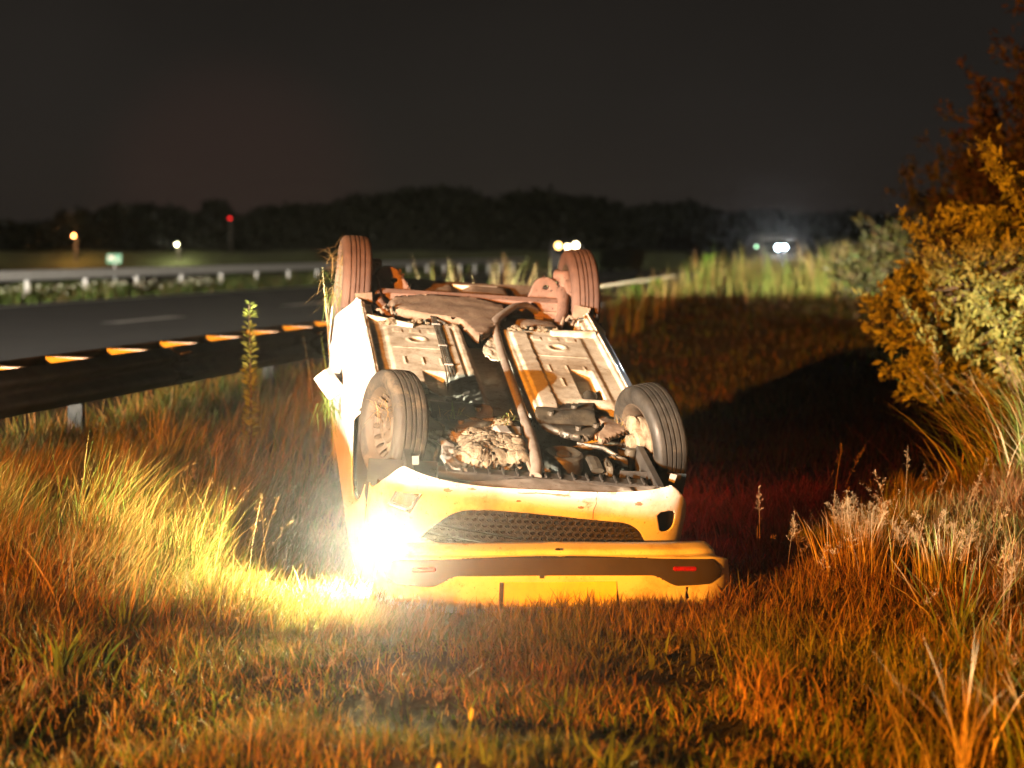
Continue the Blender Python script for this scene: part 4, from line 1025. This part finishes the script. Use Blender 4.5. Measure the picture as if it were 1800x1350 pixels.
shrub('broad_tree', b, [(-1.2, 0, 2.6, .8, 1.0, .8), (-.7, 0, 3.4, .9, 1.0, .8), (-.1, 0, 4.2, .9, 1.0, .8), (.6, 0, 5.0, 1.0, 1.0, .9), (.2, 0, 2.6, 1.3, 1.4, 1.2), (-.9, 0, 1.9, 1.0, 1.2, .9), (1.1, 0, 3.6, 1.3, 1.4, 1.1), (-1.5, .3, 1.2, .8, 1.0, .8), (.6, .5, 1.4, 1.5, 1.2, 1.0), (1.7, .3, 2.5, 1.2, 1.3, 1.3), (1.4, 0, 4.6, .9, 1.0, .8)], 30000, .12, 'tall dim orange-lit tree rising behind the shrub at right', 'tree', (.06, .043, .018), 760)
b = (6.6, 32, gz(6.6, 32))
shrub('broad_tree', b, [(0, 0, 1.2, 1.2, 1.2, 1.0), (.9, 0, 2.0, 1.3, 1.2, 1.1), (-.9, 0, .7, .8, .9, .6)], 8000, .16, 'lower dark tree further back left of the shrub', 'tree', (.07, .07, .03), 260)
# green weeds on the crest behind the rear wheel
def weed(name, x, y, h, label, col, L, z=None):
    e = empty(name, (x, y, gz(x, y) if z is None else z)); tag(e, label, 'weed'); q = MB(); q.tube([(0, 0, 0), (.01, 0, h * .5), (0, .01, h)], [.008, .006, .003], 6); q.build('stem', BARK, e, True)
    g = Grass(); n = int(150 * h / .6); t = RNG.uniform(.12, 1, n); a = RNG.uniform(0, 6.28, n)
    D = unit(np.stack([np.cos(a), np.sin(a), RNG.uniform(.0, .9, n)], -1)); P = np.stack([.01 * np.cos(a), .01 * np.sin(a), t * h], -1)
    N = unit(RNG.normal(0, .4, (n, 3)) + np.array([0, 0, 1])); LL = L * (1.15 - .55 * t) * RNG.uniform(.7, 1.2, n)
    g.add(*leaf_arrays(P, D, N, LL, LL * .36, np.clip(np.array(col) * RNG.uniform(.7, 1.3, (n, 1)), .01, .7))); g.build('leaves', LEAF, e); return e
for i, (x, y, lab) in enumerate([(2.5, 41, 'bright green leafy weed just right of the raised far rear wheel'), (3.0, 42, 'bright green leafy weed in pale grass, second right of the rear wheel'), (4.5, 46, 'pale green weed behind tall grass on the bank crest')]):
    weed('leafy_weed', x, y, .80, lab, (.10, .22, .03), .26)
weed('tall_weed', -1.92, 14.75, 1.18, 'tall yellow-green weed spike standing against the guard rail', (.34, .42, .10), .085)
weed('tall_weed', -1.62, 16.3, .70, 'thin weed spike by the rail, leftmost of three near the car', (.34, .32, .10), .035)
weed('tall_weed', -1.55, 16.6, .66, 'thin weed spike by the rail, middle one of three near the car', (.34, .30, .10), .03)
weed('tall_weed', -1.42, 16.5, .80, 'thin weed spike by the rail, closest of three to the car', (.36, .33, .10), .03)
# tall pale stalks between the rear wheels, growing by the rail far behind
for i, x in enumerate((-.95, -.6, -.3, -.05, .25, .5)):
    y = 26.0 + i * .5
    gclump('reed_clump', x, y, 30, 1.35, .020, .10, [PALE, STRAW, LGRN], [.5, .3, .2], (.03, .4), 'pale upright reed tuft between the raised rear wheels, ' + ('leftmost of six', 'second from the left', 'third from the left', 'third from the right', 'second from the right', 'rightmost of six')[i], 'reed clump', 'reeds between the rear wheels')
gclump('reed_clump', -1.19, 13.6, 16, 1.30, .014, .05, [PALE, LGRN], [.6, .4], (.02, .14), 'pale reed blades standing left of the raised rear wheel', 'reed clump')
gclump('reed_clump', 8.35, 52, 160, 1.05, .04, .55, [PALE, STRAW, LGRN], [.5, .3, .2], (.05, .6), 'brightly lit pale grass clump on the crest next to the shrub', 'reed clump')
# two small pale flower buds in the foreground
def bud(x, y, h, label):
    e = empty('flower_bud', (x, y, gz(x, y))); tag(e, label, 'flower'); MB().tube([(0, 0, 0), (.01, 0, h * .6), (.018, 0, h)], .0025, 6).build('stem', pmat('bud_stem', (.12, .2, .05), None, rough=.6), e, True)
    MB().lathe([(-.022, .001), (-.012, .007), (.0, .0085), (.012, .006), (.02, .001)], 12, Matrix.Translation((.02, 0, h + .01)) @ Matrix.Rotation(rad(-80), 4, 'Y')).build('head', pmat('bud_pale', (.55, .55, .36), None, rough=.7), e, True)
bud(-.145, 6.15, .20, 'taller pale plantain bud on a green stem in the foreground')
bud(-.235, 5.85, .12, 'short pale plantain bud close to the bottom edge')

# ------------------------------------------------------------------ far background
# treeline as one dark mass
prof = [(-60, 400), (0, 395), (60, 400), (100, 392), (112, 368), (125, 390), (150, 372), (160, 390), (190, 368), (240, 366), (300, 372), (350, 384), (370, 354), (395, 358), (415, 386), (450, 376), (500, 368), (580, 364), (640, 352), (700, 344), (760, 337), (830, 344), (870, 358), (900, 346), (940, 340), (1000, 350), (1050, 356), (1110, 372), (1160, 362), (1215, 362), (1270, 380), (1330, 378), (1400, 384), (1480, 380), (1560, 386), (1800, 380), (1960, 380)]
pxs = np.array([a for a, _ in prof], float); pys = np.array([b for _, b in prof], float)
def trees_far():
    D = 230.; n = 60000; px = RNG.uniform(-60, 1960, n); Y = D + RNG.uniform(-16, 16, n)
    ztop = 1.67 + (437 - np.interp(px, pxs, pys)) / 3550 * D + .45 * fbm(px * .05, Y * .2, 5, 3)
    z = ztop * RNG.uniform(0, 1, n) ** .45
    P = np.stack([(px - 900) / 3550 * Y, Y, z], -1)
    D_ = unit(RNG.normal(0, 1, (n, 3))); N = unit(RNG.normal(0, 1, (n, 3))); L = RNG.uniform(.4, 1.0, n)
    g = Grass(); g.add(*leaf_arrays(P, D_, N, L, L * .7, np.tile(np.array([.012, .015, .007]), (n, 1)) * RNG.uniform(.6, 1.4, (n, 1))))
    # solid inner mass
    xs = np.linspace(-60, 1960, 220); V = []; F = []
    zt = 1.67 + (437 - np.interp(xs, pxs, pys)) / 3550 * D - .35
    for x, z in zip(xs, zt):
        X = (x - 900) / 3550 * D
        for (yy, k) in ((D - 9, 0), (D - 8, .82), (D - 2, 1), (D + 6, .8), (D + 9, 0)): V.append((X, yy, z * k - .2 * (k == 0)))
    for i in range(len(xs) - 1):
        for j in range(4): F.append((i * 5 + j, i * 5 + 5 + j, i * 5 + 6 + j, i * 5 + j + 1))
    V = np.array(V); g.add(V, np.array(F), np.zeros((0, 3), int), np.tile(np.array([.010, .013, .006]), (len(V), 1)))
    tag(g.build('treeline', LEAF), 'dark line of distant trees along the horizon', 'treeline', kind='stuff')
trees_far()
# low embankment beyond the far rail, lit in two spots by yard lamps
V = []; F = []
for i in range(41):
    x = -75 + i * 2.2
    for (yy, z) in ((146, -.1), (150, 1.45), (154, 1.5), (160, -.1)): V.append((x, yy, z + .08 * math.sin(i * 1.7)))
for i in range(40):
    for j in range(3): F.append((i * 4 + j, i * 4 + 4 + j, i * 4 + 5 + j, i * 4 + j + 1))
tag(mesh_from('embankment', V, F, pmat('embankment_grass', (.10, .12, .04), (.07, .08, .03), .5, .9), None, True), kind='structure')
def yard_lamp(x, y, z, col, s, r, label, power, target_dz=-3):
    e = empty('lamp_post', (x, y, 0)); tag(e, label, 'lamp post'); MB().tube([(0, 0, 0), (0, 0, z), (0, -.5, z + .12)], .06, 8).build('pole', GALVD, e)
    MB().lathe([(-r, .001), (-r * .7, r * .7), (0, r), (r * .7, r * .7), (r, .001)], 12, Matrix.Translation((0, -.6, z))).build('lamp_head', emat('lamp_glow_' + label.split()[0], col, s), e, True)
    lamp('lamp_post_light', 'POINT', (x, y - 1.0, z - .1), power, col, None, .2)
yard_lamp(-31.9, 148, 2.6, (1, .42, .12), 30, .09, 'orange yard lamp far away at the left', 300)
yard_lamp(-24.4, 148, 1.97, (1, .95, .62), 26, .08, 'white yard lamp far away, right of the orange one', 220)
e = empty('radio_mast', (-27.8, 200, 0)); tag(e, 'thin mast with a red warning light above the treeline', 'mast')
MB().tube([(0, 0, 0), (0, 0, 4.5)], .12, 8).build('pole', GALVD, e); MB().lathe([(-.1, .001), (-.07, .07), (0, .1), (.07, .07), (.1, .001)], 12, Matrix.Translation((0, -.3, 4.65))).build('warning_lamp', emat('red_warning_lamp', (1, .02, .02), 6), e, True)
e = empty('road_sign', (-13.75, 70, .1)); tag(e, 'small green sign on a post behind the far guard rail', 'sign')
MB().tube([(0, 0, 0), (0, 0, 1.35)], .03, 8).build('post', GALV, e); MB().box((0, -.05, 1.22), (.50, .03, .32), None, .01).build('sign_panel', GREEN, e); MB().box((-.10, -.071, 1.25), (.20, .008, .14)).build('sign_field', SIGNW, e); MB().box((.13, -.071, 1.17), (.10, .008, .06)).build('sign_field', SIGNW, e)
# vehicles far down the road
def far_vehicle(x, y, z0, w, h, label, cat, lights, name):
    e = empty(name, (x, y, z0)); tag(e, label, cat); q = MB(); q.box((0, 2.5, h * .55), (w, 5, h * .75), None, .15); q.box((0, 2.9, h * .93), (w * .9, 3.6, h * .3), None, .2); q.build('body', DARKV, e)
    for sx_ in (-1, 1):
        M = Matrix.Translation((sx_ * w * .42, .8, .38)); MB().lathe([(-.12, .2), (-.12, .38), (.12, .38), (.12, .2)], 20, M, True).build('wheel', BLACKP, e, True)
    MB().box((0, .02, h * .78), (w * .8, .04, h * .25), None, .01).build('windscreen', GLASSD, e)
    for k, (dx, dz, r, col, s, nm) in enumerate(lights):
        MB().lathe([(-.06, .001), (-.05, r * .7), (0, r), (.04, r * 1.02)], 16, Matrix.Translation((dx, -.06, dz)) @ Matrix.Rotation(rad(90), 4, 'Z')).build(nm, emat('far_light', col, s), e, True)
far_vehicle(3.0, 110, .14, 1.8, 1.9, 'recovery van with amber beacon and headlights far down the road', 'van', [(-.48, 1.68, .15, (1, .62, .18), 14, 'beacon'), (.02, 1.62, .11, (1, .85, .55), 22, 'headlamp'), (.46, 1.70, .14, (1, .85, .55), 22, 'headlamp')], 'parked_van')
far_vehicle(10.65, 80, .25, 1.7, 1.9, 'emergency vehicle with dazzling bluish headlights far away near the shrub', 'van', [(-.14, 1.46, .09, (.62, .84, 1), 60, 'headlamp'), (.12, 1.48, .08, (.62, .84, 1), 60, 'headlamp'), (-1.0, 1.5, .04, (.5, 1, .6), 6, 'marker_lamp')], 'emergency_vehicle')
lamp('emergency_vehicle_beam', 'SPOT', (10.6, 79.5, 1.7), 900, (.92, .96, 1), (8.0, 55, .9), .1, 40, .8)

# ------------------------------------------------------------------ thin night mist round camera and scene, also standing in for lens bloom
def haze():
    m = bpy.data.materials.new('mist'); m.use_nodes = True; n = m.node_tree; n.nodes.clear()
    out = n.nodes.new('ShaderNodeOutputMaterial'); v = n.nodes.new('ShaderNodeVolumePrincipled')
    v.inputs['Color'].default_value = (.95, .95, .95, 1); v.inputs['Density'].default_value = .0002; v.inputs['Anisotropy'].default_value = .96
    n.links.new(v.outputs[0], out.inputs['Volume'])
    o = MB().box((0, 110, 5.0), (700, 420, 13)).build('haze', m); tag(o, 'thin night mist over the verge and road', 'mist', kind='stuff')
haze()
